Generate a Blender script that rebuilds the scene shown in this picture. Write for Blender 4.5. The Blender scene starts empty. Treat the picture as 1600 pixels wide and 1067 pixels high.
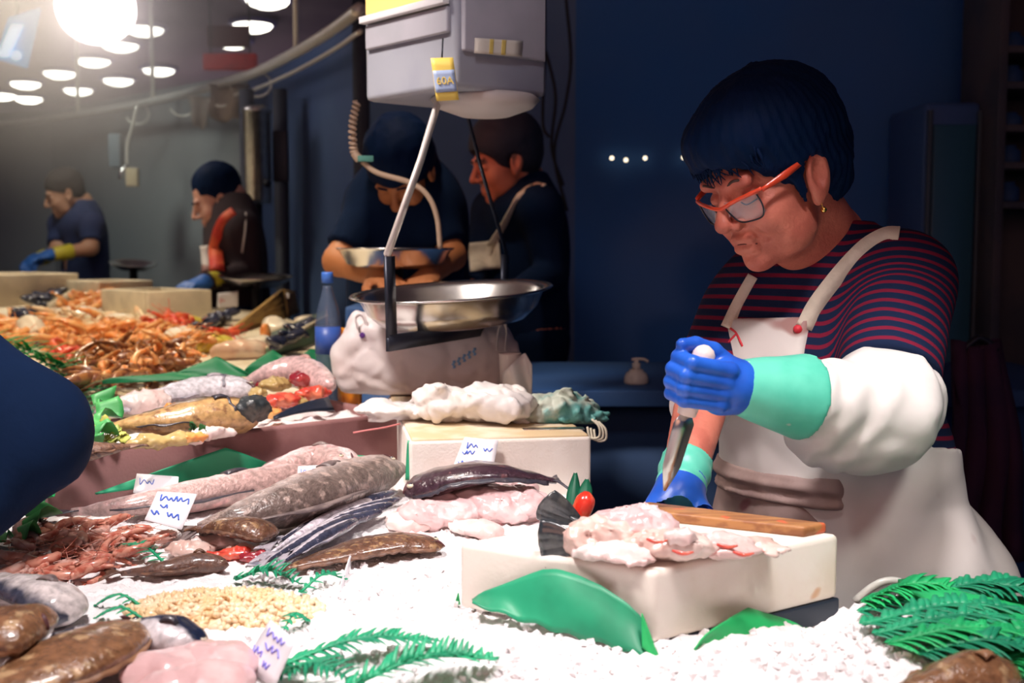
import bpy, bmesh, math, random
import numpy as np
from mathutils import Vector, Matrix
random.seed(7); rng = np.random.default_rng(7)
scene = bpy.context.scene
COL = scene.collection

# ------------------------------------------------------------------ camera
FPX = 1800.0
CAMZ = 1.45
PITCH = math.atan(148.5 / FPX)
cam_d = bpy.data.cameras.new('camera')
cam_d.sensor_width = 36.0
cam_d.lens = FPX / 1600.0 * 36.0
cam_d.clip_start = 0.02
cam_d.dof.use_dof = True
cam_d.dof.focus_distance = 1.66
cam_d.dof.aperture_fstop = 5.0
cam = bpy.data.objects.new('camera', cam_d)
COL.objects.link(cam)
cam.location = (0, 0, CAMZ)
cam.rotation_euler = (math.pi / 2 - PITCH, 0, 0)
scene.camera = cam

# ------------------------------------------------------------------ world
w = bpy.data.worlds.new('hall_air'); scene.world = w; w.use_nodes = True
w.node_tree.nodes['Background'].inputs[0].default_value = (0.10, 0.135, 0.24, 1)
w.node_tree.nodes['Background'].inputs[1].default_value = 0.7

# ------------------------------------------------------------------ lights
def lamp(name, kind, loc, target, energy, color, **kw):
    d = bpy.data.lights.new(name, kind); d.energy = energy; d.color = color
    for k, v in kw.items(): setattr(d, k, v)
    o = bpy.data.objects.new(name, d); COL.objects.link(o); o.location = loc
    o.rotation_euler = (Vector(target) - Vector(loc)).to_track_quat('-Z', 'Y').to_euler()
    return o
WARM = (1.0, 0.915, 0.905)
# stall lamps hanging over the ice, above the frame, shaded so that they only throw light downwards
lamp('stall_lamp_and_fill', 'SPOT', (0.30, 1.02, 2.25), (0.26, 1.32, 1.0), 68, WARM, spot_size=math.radians(57), spot_blend=0.45, shadow_soft_size=0.10)
lamp('stall_lamp_and_fill', 'SPOT', (0.75, 0.55, 2.2), (0.50, 1.55, 0.98), 36, (1, .97, .90), spot_size=math.radians(27), spot_blend=0.5, shadow_soft_size=0.10)  # fill added to brighten the apron skirt, no lamp hangs there
lamp('stall_lamp_and_fill', 'SPOT', (-0.45, 1.12, 2.25), (-0.40, 1.42, 1.0), 80, WARM, spot_size=math.radians(74), spot_blend=0.6, shadow_soft_size=0.10)
lamp('stall_lamp_and_fill', 'SPOT', (-0.78, 1.82, 2.5), (-0.36, 2.33, 1.1), 125, (1, .88, .8), spot_size=math.radians(62), spot_blend=0.6, shadow_soft_size=0.10)
lamp('stall_lamp_and_fill', 'SPOT', (-1.25, 3.2, 2.75), (-1.2, 3.42, 1.1), 125, (1, .84, .6), spot_size=math.radians(75), spot_blend=0.6, shadow_soft_size=0.12)
lamp('stall_lamp_and_fill', 'SPOT', (-2.1, 4.6, 2.9), (-2.0, 5.1, 1.1), 150, (1, .86, .66), spot_size=math.radians(82), spot_blend=0.7, shadow_soft_size=0.12)
# unseen warm fill added behind the camera to brighten the faces
lamp('front_fill_light', 'AREA', (-0.5, -2.2, 2.6), (0.2, 2.0, 1.4), 28, (1, .44, .26), size=2.0)
# added fill on the woman in black's face, then a neighbouring stall lamp
lamp('neighbour_fill_and_lamp', 'SPOT', (-1.1, 2.7, 2.35), (0.0, 3.65, 1.72), 26, (1, .30, .16), spot_size=math.radians(24), spot_blend=0.6, shadow_soft_size=0.05)
lamp('neighbour_fill_and_lamp', 'SPOT', (-0.42, 2.95, 2.75), (-0.2, 3.35, 1.3), 34, (1, .80, .62), spot_size=math.radians(38), spot_blend=0.6, shadow_soft_size=0.08)
lamp('ceiling_fill_light', 'POINT', (-3.5, 11.5, 1.6), (0, 0, 0), 34, (1, .80, .88), shadow_soft_size=0.5)  # unseen fill added to brighten the hall ceiling
# unseen spot added to brighten the hanging scale head
lamp('scale_fill_light', 'SPOT', (-0.15, 1.25, 2.55), (-0.10, 2.3, 1.9), 17, (.93, .92, 1), spot_size=math.radians(40), spot_blend=0.9, shadow_soft_size=0.1)
# wash on the steel partition of the far stall
lamp('partition_light', 'SPOT', (-2.6, 5.6, 3.0), (-2.3, 7.2, 1.7), 60, (.93, 1, .92), spot_size=math.radians(75), spot_blend=1.0, shadow_soft_size=0.2)

scene.view_settings.view_transform = 'Standard'
scene.view_settings.look = 'None'
scene.view_settings.exposure = 0.0
scene.view_settings.gamma = 1.0
scene.view_settings.use_curve_mapping = False

# ------------------------------------------------------------------ helpers
def ray(px, py):
    u = (px - 800.0) / FPX; v = (533.5 - py) / FPX
    ca, sa = math.cos(PITCH), math.sin(PITCH)
    return np.array([u, ca + v * sa, -sa + v * ca])
def P(px, py, Y):
    d = ray(px, py); t = Y / d[1]
    return np.array([0, 0, CAMZ]) + t * d
def G(px, py, z):
    d = ray(px, py); t = (z - CAMZ) / d[2]
    return np.array([0, 0, CAMZ]) + t * d
def GS(px, py, fn, off=0.0):
    if getattr(fn, '__name__', '') == 'TZ':      # sloping far counter: exact
        d = ray(px, py); t = (1.10-.0586*2.9+off-CAMZ)/(d[2]-.0586*d[1]); return np.array([0, 0, CAMZ])+t*d
    z = 1.05
    for _ in range(12):
        p = G(px, py, min(z, 1.40)); z = fn(p[0], p[1]) + off
    return p
def nrm(v):
    v = np.asarray(v, float); return v / (np.linalg.norm(v) + 1e-12)

ANCH = {}
def tag(o, label=None, cat=None, group=None, kind=None):
    if label: o['label'] = label
    if cat: o['category'] = cat
    if group: o['group'] = group
    if kind: o['kind'] = kind
    return o
def thing(name, label, cat, loc, group=None):
    o = bpy.data.objects.new(name, None); COL.objects.link(o)
    o.empty_display_size = 0.05
    o.location = [float(c) for c in loc]; ANCH[o] = np.array(loc, float)
    return tag(o, label, cat, group)
def mesh_data(name, verts, faces, mats, smooth=True, attrs=None, fmat=None):
    me = bpy.data.meshes.new(name)
    me.from_pydata([tuple(map(float, v)) for v in verts], [], [tuple(map(int, f)) for f in faces])
    for m in (mats if isinstance(mats, (list, tuple)) else [mats]): me.materials.append(m)
    if smooth: me.polygons.foreach_set('use_smooth', [True] * len(me.polygons))
    if fmat is not None: me.polygons.foreach_set('material_index', list(map(int, fmat)))
    if attrs:
        for k, a in attrs.items():
            at = me.attributes.new(k, 'FLOAT_VECTOR', 'POINT')
            at.data.foreach_set('vector', np.asarray(a, np.float32).ravel())
    me.update(); return me
def obj(name, verts, faces, mat, parent=None, smooth=True, attrs=None, anchor=None, fmat=None):
    verts = np.asarray(verts, float)
    if anchor is None:
        if parent is not None: anchor = ANCH[parent]
        else:
            lo, hi = verts.min(0), verts.max(0); anchor = np.array([(lo[0]+hi[0])/2, (lo[1]+hi[1])/2, lo[2]])
    anchor = np.asarray(anchor, float)
    me = mesh_data(name, verts - anchor, faces, mat, smooth, attrs, fmat)
    o = bpy.data.objects.new(name, me); COL.objects.link(o)
    if parent is not None:
        o.parent = parent; o.location = [float(c) for c in (anchor - ANCH[parent])]
    else: o.location = [float(c) for c in anchor]
    ANCH[o] = anchor
    return o
def struct(name, verts, faces, mat, smooth=False):
    return tag(obj(name, verts, faces, mat, smooth=smooth), kind='structure')
def place(name, me, loc, rot=(0, 0, 0), sc=1.0, parent=None):
    o = bpy.data.objects.new(name, me); COL.objects.link(o)
    if parent is not None: o.parent = parent
    o.location = [float(c) for c in loc]; o.rotation_euler = rot
    o.scale = (sc, sc, sc) if np.isscalar(sc) else sc
    return o

class MB:
    """collects pieces of one mesh"""
    def __init__(s): s.v = []; s.f = []; s.m = []; s.n = 0
    def add(s, vf, mi=0):
        v, f = vf; v = np.asarray(v, float)
        s.v.append(v); s.f += [tuple(i + s.n for i in q) for q in f]; s.m += [mi] * len(f); s.n += len(v)
        return s
    def build(s, name, mat, parent=None, **kw):
        return obj(name, np.concatenate(s.v), s.f, mat, parent, fmat=s.m, **kw)

def box(c, half, axes=None, bev=0.0):
    bm = bmesh.new(); bmesh.ops.create_cube(bm, size=2.0)
    for v in bm.verts: v.co = Vector((v.co.x * half[0], v.co.y * half[1], v.co.z * half[2]))
    if bev > 0: bmesh.ops.bevel(bm, geom=list(bm.edges), offset=bev, segments=2, affect='EDGES', profile=0.6)
    v = np.array([list(x.co) for x in bm.verts]); bm.verts.index_update(); f = [[x.index for x in q.verts] for q in bm.faces]; bm.free()
    if axes is not None: v = v @ np.asarray(axes)
    return v + np.asarray(c, float), f
def yaw_axes(a):
    c, s = math.cos(a), math.sin(a); return np.array([[c, s, 0], [-s, c, 0], [0, 0, 1]])
def frames(pts, up=(0, 0, 1)):
    pts = np.asarray(pts, float); T = np.gradient(pts, axis=0); T /= np.linalg.norm(T, axis=1)[:, None] + 1e-12
    out = []; a = np.asarray(up, float)
    for t in T:
        s = np.cross(t, a)
        if np.linalg.norm(s) < 1e-4: s = np.cross(t, [0.31, 0.95, 0.1])
        s = nrm(s); a = nrm(np.cross(s, t)); out.append((t, s, a))
    return out
def tube(pts, r, n=8, cap=True, up=(0, 0, 1), flat=1.0):
    pts = np.asarray(pts, float); R = np.broadcast_to(np.asarray(r, float), (len(pts),))
    fr = frames(pts, up); V = []; F = []
    for p, rr, (t, s, a) in zip(pts, R, fr):
        for k in range(n):
            th = 2 * math.pi * k / n; V.append(p + rr * (s * math.cos(th) + flat * a * math.sin(th)))
    for i in range(len(pts) - 1):
        for k in range(n):
            F.append((i*n+k, i*n+(k+1) % n, (i+1)*n+(k+1) % n, (i+1)*n+k))
    if cap:
        F.append(tuple(range(n))[::-1]); F.append(tuple(range((len(pts)-1)*n, len(pts)*n)))
    return V, F
def strap(pts, wdir, w, t):
    """flat bar: width w along wdir, thickness t"""
    pts = np.asarray(pts, float); T = np.gradient(pts, axis=0); V = []; F = []
    W = np.asarray(wdir, float)
    if W.ndim == 1: W = np.tile(W, (len(pts), 1))
    w = np.broadcast_to(np.asarray(w, float), (len(pts),))
    for p, tt, wd, ww in zip(pts, T, W, w):
        tt = nrm(tt); wd = nrm(wd - tt * np.dot(wd, tt)); nn = np.cross(tt, wd)
        for a, b in ((-1, -1), (1, -1), (1, 1), (-1, 1)): V.append(p + wd * a * ww / 2 + nn * b * t / 2)
    for i in range(len(pts) - 1):
        for k in range(4): F.append((i*4+k, i*4+(k+1) % 4, (i+1)*4+(k+1) % 4, (i+1)*4+k))
    F.append((3, 2, 1, 0)); q = (len(pts)-1)*4; F.append((q, q+1, q+2, q+3))
    return V, F
def lathe(prof, c, n=32, axis=(0, 0, 1), close=False):
    ax = nrm(axis); s = nrm(np.cross(ax, [0.3, 0.9, 0.2] if abs(ax[2]) > .9 else [0, 0, 1])); b = np.cross(ax, s)
    V = []; F = []; c = np.asarray(c, float)
    for r, z in prof:
        for k in range(n):
            th = 2*math.pi*k/n; V.append(c + ax*z + r*(s*math.cos(th) + b*math.sin(th)))
    m = len(prof)
    for i in range(m-1 if not close else m):
        j = (i+1) % m
        for k in range(n): F.append((i*n+k, i*n+(k+1) % n, j*n+(k+1) % n, j*n+k))
    if not close:
        if prof[0][0] > 1e-4: F.append(tuple(range(n))[::-1])
        if prof[-1][0] > 1e-4: F.append(tuple(range((m-1)*n, m*n)))
    return V, F
def ball(c, r, n=12, m=8, axes=None):
    r = np.broadcast_to(np.asarray(r, float), (3,)); V = []; F = []
    for i in range(m+1):
        ph = math.pi*i/m
        for k in range(n):
            th = 2*math.pi*k/n; V.append([r[0]*math.sin(ph)*math.cos(th), r[1]*math.sin(ph)*math.sin(th), r[2]*math.cos(ph)])
    for i in range(m):
        for k in range(n): F.append((i*n+k, (i+1)*n+k, (i+1)*n+(k+1) % n, i*n+(k+1) % n))
    V = np.array(V)
    if axes is not None: V = V @ np.asarray(axes)
    return V + np.asarray(c, float), F
def sheet(grid, t=0.0015):
    """thin solid from a grid of points (a x b x 3)"""
    g = np.asarray(grid, float); a, b, _ = g.shape
    du = np.gradient(g, axis=0); dv = np.gradient(g, axis=1); n = np.cross(du, dv); n /= np.linalg.norm(n, axis=2)[..., None] + 1e-12
    V = np.concatenate([(g + n*t/2).reshape(-1, 3), (g - n*t/2).reshape(-1, 3)]); F = []; o = a*b
    I = lambda i, j: i*b+j
    for i in range(a-1):
        for j in range(b-1):
            F.append((I(i, j), I(i+1, j), I(i+1, j+1), I(i, j+1))); F.append((o+I(i, j), o+I(i, j+1), o+I(i+1, j+1), o+I(i+1, j)))
    for i in range(a-1):
        F.append((I(i, 0), o+I(i, 0), o+I(i+1, 0), I(i+1, 0))); F.append((I(i, b-1), I(i+1, b-1), o+I(i+1, b-1), o+I(i, b-1)))
    for j in range(b-1):
        F.append((I(0, j), I(0, j+1), o+I(0, j+1), o+I(0, j))); F.append((I(a-1, j), o+I(a-1, j), o+I(a-1, j+1), I(a-1, j+1)))
    return V, F
def bez(pts, n=24):
    """Catmull-Rom through points"""
    p = np.asarray(pts, float); p = np.vstack([2*p[0]-p[1], p, 2*p[-1]-p[-2]]); out = []
    m = len(p)-3; ts = np.linspace(0, m-1e-6, n)
    for t in ts:
        i = int(t); u = t-i; a, b, c, d = p[i:i+4]
        out.append(0.5*((2*b)+(c-a)*u+(2*a-5*b+4*c-d)*u*u+(3*b-a-3*c+d)*u**3))
    return np.array(out)

# ---------------------------------------------------------------- noise + signed distance shapes
def vnoise(x, y, z, s=1.0, seed=0):
    """cheap smooth noise in [-1,1]"""
    r = np.random.default_rng(seed); o = np.zeros_like(np.asarray(x, float)); tot = 0
    for k in range(7):
        d = r.normal(size=3); d /= np.linalg.norm(d); fq = s*(1+.55*k*r.random()); ph = r.random()*6.28; am = 1/(1+.25*k)
        o = o + am*np.sin(fq*(d[0]*x+d[1]*y+d[2]*z)*6.28+ph+1.3*np.sin(fq*.7*(d[1]*x+d[2]*y-d[0]*z)*6.28)); tot += am
    return o/tot
def smin(a, b, k): h = np.clip(0.5+0.5*(b-a)/k, 0, 1); return b*(1-h)+a*h-k*h*(1-h)
def smax(a, b, k): return -smin(-a, -b, k)
def sd_ell(p, c, r, ax=None):
    q = p-np.asarray(c, float)
    if ax is not None: q = q @ np.asarray(ax, float).T
    r = np.asarray(r, float); k0 = np.linalg.norm(q/r, axis=1); k1 = np.linalg.norm(q/(r*r), axis=1)
    return k0*(k0-1)/(k1+1e-9)
def sd_cap(p, a, b, r1, r2=None):
    r2 = r1 if r2 is None else r2; a = np.asarray(a, float); b = np.asarray(b, float)
    ab = b-a; h = np.clip(((p-a) @ ab)/(ab @ ab), 0, 1)
    return np.linalg.norm(p-a-h[:, None]*ab, axis=1)-(r1+(r2-r1)*h)
def surfnet(fn, lo, hi, h):
    lo = np.asarray(lo, float); hi = np.asarray(hi, float)
    n = np.ceil((hi-lo)/h).astype(int)+1
    ax = [lo[i]+h*np.arange(n[i]) for i in range(3)]
    B = 5; nb_ = -(-n//B)                       # coarse pass: only blocks near the surface are sampled finely
    cax = [lo[i]+h*(B*np.arange(nb_[i])+(B-1)/2) for i in range(3)]
    cg = np.stack(np.meshgrid(*cax, indexing='ij'), -1).reshape(-1, 3); cv = np.asarray(fn(cg)).reshape(nb_)
    big = np.repeat(np.repeat(np.repeat(cv, B, 0), B, 1), B, 2)[:n[0], :n[1], :n[2]]
    near = np.abs(big) < h*B*1.45+.006; val = np.where(big < 0, -1.0, 1.0); ii = np.argwhere(near); vv = np.empty(len(ii))
    for i in range(0, len(ii), 300000): vv[i:i+300000] = fn(lo+h*ii[i:i+300000])
    val[near] = vv; ins = val < 0
    cn = n-1; S = np.zeros((*cn, 3)); C = np.zeros(cn)
    for a in range(3):
        for d1 in (0, 1):
            for d2 in (0, 1):
                o1, o2 = [i for i in range(3) if i != a]
                sl0 = [None]*3; sl1 = [None]*3
                sl0[a] = slice(0, cn[a]); sl1[a] = slice(1, cn[a]+1)
                sl0[o1] = sl1[o1] = slice(d1, cn[o1]+d1); sl0[o2] = sl1[o2] = slice(d2, cn[o2]+d2)
                v0 = val[tuple(sl0)]; v1 = val[tuple(sl1)]; m = (v0 < 0) != (v1 < 0)
                t = np.where(m, v0/(np.where(m, v0-v1, 1)), 0)
                S[..., a] += np.where(m, t, 0); S[..., o1] += m*d1; S[..., o2] += m*d2; C += m
    act = C > 0; idx = -np.ones(cn, int); idx[act] = np.arange(act.sum())
    cells = np.argwhere(act); V = lo+h*(cells+S[act]/C[act][:, None])
    F = []
    for a in range(3):
        o1, o2 = (a+1) % 3, (a+2) % 3
        sl0 = [slice(None)]*3; sl1 = [slice(None)]*3; sl0[a] = slice(0, n[a]-1); sl1[a] = slice(1, n[a])
        m = ins[tuple(sl0)] != ins[tuple(sl1)]; w_ = np.argwhere(m)
        ok = (w_[:, o1] > 0) & (w_[:, o2] > 0) & (w_[:, o1] < cn[o1]) & (w_[:, o2] < cn[o2]); w_ = w_[ok]
        def cid(d1, d2):
            q = w_.copy(); q[:, o1] -= d1; q[:, o2] -= d2; return idx[q[:, 0], q[:, 1], q[:, 2]]
        q = np.stack([cid(1, 1), cid(0, 1), cid(0, 0), cid(1, 0)], 1)
        fl = ins[w_[:, 0], w_[:, 1], w_[:, 2]]; q[~fl] = q[~fl][:, ::-1]
        F.append(q)
    return V, np.concatenate(F).tolist()

# ------------------------------------------------------------------ materials
def _mix(nt, fac, a, b):
    m = nt.nodes.new('ShaderNodeMix'); m.data_type = 'RGBA'
    if isinstance(fac, (int, float)): m.inputs[0].default_value = fac
    else: nt.links.new(fac, m.inputs[0])
    for s, k in ((a, 6), (b, 7)):
        if isinstance(s, (tuple, list)): m.inputs[k].default_value = (*s[:3], 1)
        else: nt.links.new(s, m.inputs[k])
    return m.outputs[2]
def _ramp(nt, src, a, b):
    r = nt.nodes.new('ShaderNodeMapRange'); r.inputs[1].default_value = a; r.inputs[2].default_value = b
    nt.links.new(src, r.inputs[0]); r.interpolation_type = 'SMOOTHSTEP'; return r.outputs[0]
def _noise(nt, scale, detail=3, stretch=None, coord='Object'):
    tc = nt.nodes.new('ShaderNodeTexCoord'); n = nt.nodes.new('ShaderNodeTexNoise'); n.inputs['Scale'].default_value = scale; n.inputs['Detail'].default_value = detail
    src = tc.outputs[coord]
    if stretch:
        mp = nt.nodes.new('ShaderNodeMapping'); mp.inputs['Scale'].default_value = stretch; nt.links.new(src, mp.inputs[0]); src = mp.outputs[0]
    nt.links.new(src, n.inputs['Vector']); return n.outputs[0]
def mat(name, c, c2=None, scale=25, lo=.42, hi=.62, rough=.55, metal=0, bump=0, bscale=None, spec=.5, coat=0, trans=0, alpha=1, emis=None, estr=0, stretch=None, sss=0, spots=None, ior=1.45):
    m = bpy.data.materials.new(name); m.use_nodes = True; nt = m.node_tree; b = nt.nodes['Principled BSDF']
    col = None
    if c2 is not None: col = _mix(nt, _ramp(nt, _noise(nt, scale, 4, stretch), lo, hi), c, c2)
    if spots: # (colour, scale, threshold)
        col = _mix(nt, _ramp(nt, _noise(nt, spots[1], 2), spots[2], spots[2]+.05), col if col is not None else c, spots[0])
    if col is not None: nt.links.new(col, b.inputs['Base Color'])
    else: b.inputs['Base Color'].default_value = (*c, 1)
    b.inputs['Roughness'].default_value = rough; b.inputs['Metallic'].default_value = metal
    b.inputs['Specular IOR Level'].default_value = spec; b.inputs['Coat Weight'].default_value = coat; b.inputs['Coat Roughness'].default_value = .12
    b.inputs['Transmission Weight'].default_value = trans; b.inputs['Alpha'].default_value = alpha; b.inputs['IOR'].default_value = ior
    if sss: b.inputs['Subsurface Weight'].default_value = sss; b.inputs['Subsurface Radius'].default_value = (.02, .008, .005); b.inputs['Subsurface Scale'].default_value = .3
    if emis: b.inputs['Emission Color'].default_value = (*emis, 1); b.inputs['Emission Strength'].default_value = estr
    if bump:
        bp = nt.nodes.new('ShaderNodeBump'); bp.inputs['Strength'].default_value = bump; bp.inputs['Distance'].default_value = .004
        nt.links.new(_noise(nt, bscale or scale*3, 4, stretch), bp.inputs['Height']); nt.links.new(bp.outputs[0], b.inputs['Normal'])
    return m
def fishmat(name, back, belly, mott=None, edge=(.42, .66), rough=.28, mscale=60, mth=.55, coat=.5, bump=.15):
    """colour by the dorsal coordinate stored on the body; mott = mottling colour"""
    m = bpy.data.materials.new(name); m.use_nodes = True; nt = m.node_tree; b = nt.nodes['Principled BSDF']
    at = nt.nodes.new('ShaderNodeAttribute'); at.attribute_name = 'fishc'
    sx = nt.nodes.new('ShaderNodeSeparateXYZ'); nt.links.new(at.outputs['Vector'], sx.inputs[0])
    nz = _noise(nt, mscale*.6, 3)
    ad = nt.nodes.new('ShaderNodeMath'); ad.operation = 'MULTIPLY_ADD'; nt.links.new(nz, ad.inputs[0]); ad.inputs[1].default_value = .3; nt.links.new(sx.outputs[1], ad.inputs[2])
    su = nt.nodes.new('ShaderNodeMath'); su.operation = 'SUBTRACT'; nt.links.new(ad.outputs[0], su.inputs[0]); su.inputs[1].default_value = .15
    col = _mix(nt, _ramp(nt, su.outputs[0], *edge), belly, back)
    if mott: col = _mix(nt, _ramp(nt, _noise(nt, mscale, 5), mth, mth+.12), col, mott)
    gr = nt.nodes.new('ShaderNodeMapRange'); gr.inputs[1].default_value = .35; gr.inputs[2].default_value = .65; gr.inputs[3].default_value = .68; gr.inputs[4].default_value = 1.18; nt.links.new(_noise(nt, 105, 6), gr.inputs[0])
    vm = nt.nodes.new('ShaderNodeVectorMath'); vm.operation = 'SCALE'; nt.links.new(col, vm.inputs[0]); nt.links.new(gr.outputs[0], vm.inputs['Scale']); col = vm.outputs[0]
    nt.links.new(col, b.inputs['Base Color']); b.inputs['Roughness'].default_value = rough
    b.inputs['Coat Weight'].default_value = coat; b.inputs['Coat Roughness'].default_value = .15
    bp = nt.nodes.new('ShaderNodeBump'); bp.inputs['Strength'].default_value = bump; bp.inputs['Distance'].default_value = .006
    nt.links.new(_noise(nt, 200, 3), bp.inputs['Height']); nt.links.new(bp.outputs[0], b.inputs['Normal'])
    return m
NAVY = (.010, .020, .055)
M = {}
M['navy'] = mat('navy_dark', (.02, .075, .22), (.028, .08, .21), 3, rough=.7)
M['navy_cloth'] = mat('black_cloth', (.0012, .011, .042), (.0016, .012, .046), 12, rough=.9, spec=.2, bump=.3, bscale=60)
M['steel'] = mat('brushed_steel', (.55, .55, .54), (.45, .45, .45), 30, rough=.28, metal=1)
M['steel_dark'] = mat('dark_steel', (.03, .035, .05), rough=.45, metal=.6)
M['chrome'] = mat('chrome', (.72, .70, .68), rough=.22, metal=1)
M['ice'] = mat('crushed_ice', (.93, .90, .90), (.86, .83, .84), 60, rough=.5, bump=.9, bscale=190)
M['foam'] = mat('white_foam', (.80, .75, .70), (.74, .68, .62), 8, rough=.75, bump=.25, bscale=220)
M['foam_pink'] = mat('stained_shaded_foam', (.30, .15, .145), (.22, .10, .10), 7, rough=.75, bump=.2, bscale=200)  # foam darkened further, the box's shade put into the colour
M['green'] = mat('green_plastic', (.02, .30, .15), (.015, .22, .11), 9, rough=.45)
M['green_dark'] = mat('dark_green_plastic', (.0, .085, .04), (.0, .06, .03), 9, rough=.5)
M['green_bright'] = mat('bright_green_plastic', (.02, .42, .12), (.01, .3, .08), 10, rough=.5)
M['fern'] = mat('plastic_fern', (.02, .36, .17), (.01, .24, .12), 20, rough=.45)
M['card'] = mat('white_card', (.82, .80, .84), rough=.5)
M['ink'] = mat('blue_ink', (.08, .16, .62), rough=.6)
M['ink2'] = mat('violet_ink', (.22, .20, .68), rough=.6)
M['red'] = mat('red_print', (.72, .04, .06), rough=.5)
# ------------------------------------------------------------------ the hall
M['floor'] = mat('wet_floor', (.03, .035, .05), (.02, .025, .04), 4, rough=.35)
M['ceil'] = mat('hall_ceiling', (.42, .30, .36), (.34, .24, .30), 1.2, rough=.9)
M['part_grey'] = mat('grey_partition', (.34, .36, .36), (.25, .27, .28), .9, rough=.55)
M['part_dark'] = mat('dark_partition', (.10, .17, .33), (.08, .14, .30), 1.5, rough=.7)
M['wall_dark'] = mat('dark_wall', (.035, .165, .50), (.055, .17, .45), .8, rough=.8)
def quad_slab(a, b, z0, z1, t, mat, name, parent=None):
    a = np.array([*a, 0.]); b = np.array([*b, 0.]); d = nrm(b-a); n = np.cross([0, 0, 1], d)*t
    V = [a, b, b+n, a+n]; V = [v+[0, 0, z0] for v in V]+[v+[0, 0, z1] for v in V]
    F = [(3, 2, 1, 0), (4, 5, 6, 7), (0, 1, 5, 4), (1, 2, 6, 5), (2, 3, 7, 6), (3, 0, 4, 7)]
    return struct(name, V, F, mat) if parent is None else obj(name, V, F, mat, parent, smooth=False)
struct('floor', *box((0, 6, -.05), (9, 10, .05)), M['floor'])
struct('ceiling', *box((-1, 9, 3.27), (9, 11, .05)), M['ceil'])
quad_slab((-6.2, 9.5), (-3.3, 8.35), 0, 2.42, .08, M['part_grey'], 'wall_far_left')
quad_slab((-3.3, 8.35), (-1.48, 6.55), 0, 2.42, .08, M['part_grey'], 'wall_far_middle')
quad_slab((-1.48, 6.55), (-.62, 4.95), 0, 2.42, .08, M['part_dark'], 'wall_far_right')
quad_slab((-.62, 4.95), (.25, 4.6), 0, 3.22, .08, M['part_dark'], 'wall_back_left')
quad_slab((.25, 4.6), (4.2, 4.6), 0, 3.22, .08, M['wall_dark'], 'wall_back')
quad_slab((4.2, 4.6), (4.2, -2.0), 0, 3.22, .08, M['wall_dark'], 'wall_right')
quad_slab((-9, 18.5), (7, 18.5), 0, 3.22, .1, M['wall_dark'], 'wall_hall_end')
quad_slab((-9.2, 0), (-9.2, 18.5), 0, 3.22, .1, M['wall_dark'], 'wall_hall_left')

# ceiling lights: flat round luminaires on the hall ceiling
M['lum'] = mat('ceiling_lamp_glow', (1, .95, .85), emis=(1, .94, .80), estr=9)
M['lum_rim'] = mat('ceiling_lamp_rim', (.18, .12, .42), rough=.4)
me_rim = mesh_data('rim', *lathe([(.150, -.02), (.185, -.02), (.19, 0), (.185, .012), (.12, .03)], (0, 0, 0), 24), M['lum_rim'])
me_lum = mesh_data('diffuser', *lathe([(.001, -.075), (.07, -.068), (.13, -.045), (.158, -.01), (.158, .01)], (0, 0, 0), 24), M['lum'])
lights_px = [(225, 50), (188, 75), (146, 99), (93, 118), (40, 134), (45, 157), (122, 144), (185, 129), (248, 113), (395, 44), (363, 70), (418, 6), (2, 152)]
where = ['of the outer row, nearest to the glowing globe', 'of the outer row, second in from the glowing globe', 'of the outer row, third in from the glowing globe', 'of the outer row, fourth in from the glowing globe', 'at the far end of the outer row, over the far stall',
         'lowest of all, just above the steel rail by the edge', 'of the inner row, above the thin rail post', 'of the inner row, next to the one nearest the red sign', 'of the inner row, nearest to the red sign',
         'the wide one above the red sign', 'directly over the red sign', 'highest one, cut by the top edge of the picture', 'cut by the side edge of the picture']
for (px, py), wz in zip(lights_px, where):
    p = G(px, py, 3.15)
    t = thing('ceiling_light', 'round glowing ceiling light '+wz, 'ceiling light', (p[0], p[1], 3.22), 'ceiling lights of the hall')
    place('rim', me_rim, (0, 0, -.03), parent=t); place('diffuser', me_lum, (0, 0, -.03), parent=t)
# big glowing lamp globe, upper corner
c = P(150, 12, 5.2)
M['globe'] = mat('lamp_globe_glow', (1, .93, .93), emis=(1, .86, .84), estr=8)
t = thing('pendant_lamp', 'big glowing white globe lamp hanging at the top near the corner', 'pendant lamp', (c[0], c[1], c[2]-.26))
obj('globe', *ball(c, (.17, .17, .16), 32, 20), M['globe'], t)
obj('cap', *lathe([(.07, .14), (.07, .19), (.03, .23), (.03, .34)], c, 20), M['steel_dark'], t)
obj('cord', *tube([c+[0, 0, .33], [c[0], c[1], 3.22]], .012, 8), M['steel_dark'], t)
mv = bpy.data.materials.new('steam'); mv.use_nodes = True; nt = mv.node_tree; nt.nodes.remove(nt.nodes['Principled BSDF'])  # scatter volume added to spread the globe into a soft glare
vs = nt.nodes.new('ShaderNodeVolumeScatter'); vs.inputs['Color'].default_value = (1, .96, .96, 1); vs.inputs['Anisotropy'].default_value = .3
tc = nt.nodes.new('ShaderNodeTexCoord'); ln = nt.nodes.new('ShaderNodeVectorMath'); ln.operation = 'LENGTH'; nt.links.new(tc.outputs['Object'], ln.inputs[0])
mr = nt.nodes.new('ShaderNodeMapRange'); mr.inputs[1].default_value = 1.1; mr.inputs[2].default_value = .1; mr.inputs[3].default_value = 0; mr.inputs[4].default_value = 1.1; mr.interpolation_type = 'SMOOTHSTEP'
nt.links.new(ln.outputs['Value'], mr.inputs[0]); nt.links.new(mr.outputs[0], vs.inputs['Density']); nt.links.new(vs.outputs[0], nt.nodes['Material Output'].inputs['Volume'])
vo = obj('steam_cloud', *ball(c, 1.15, 24, 16), mv, anchor=c); tag(vo, 'faint steam glowing around the big white globe lamp', 'steam', kind='stuff')
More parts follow.
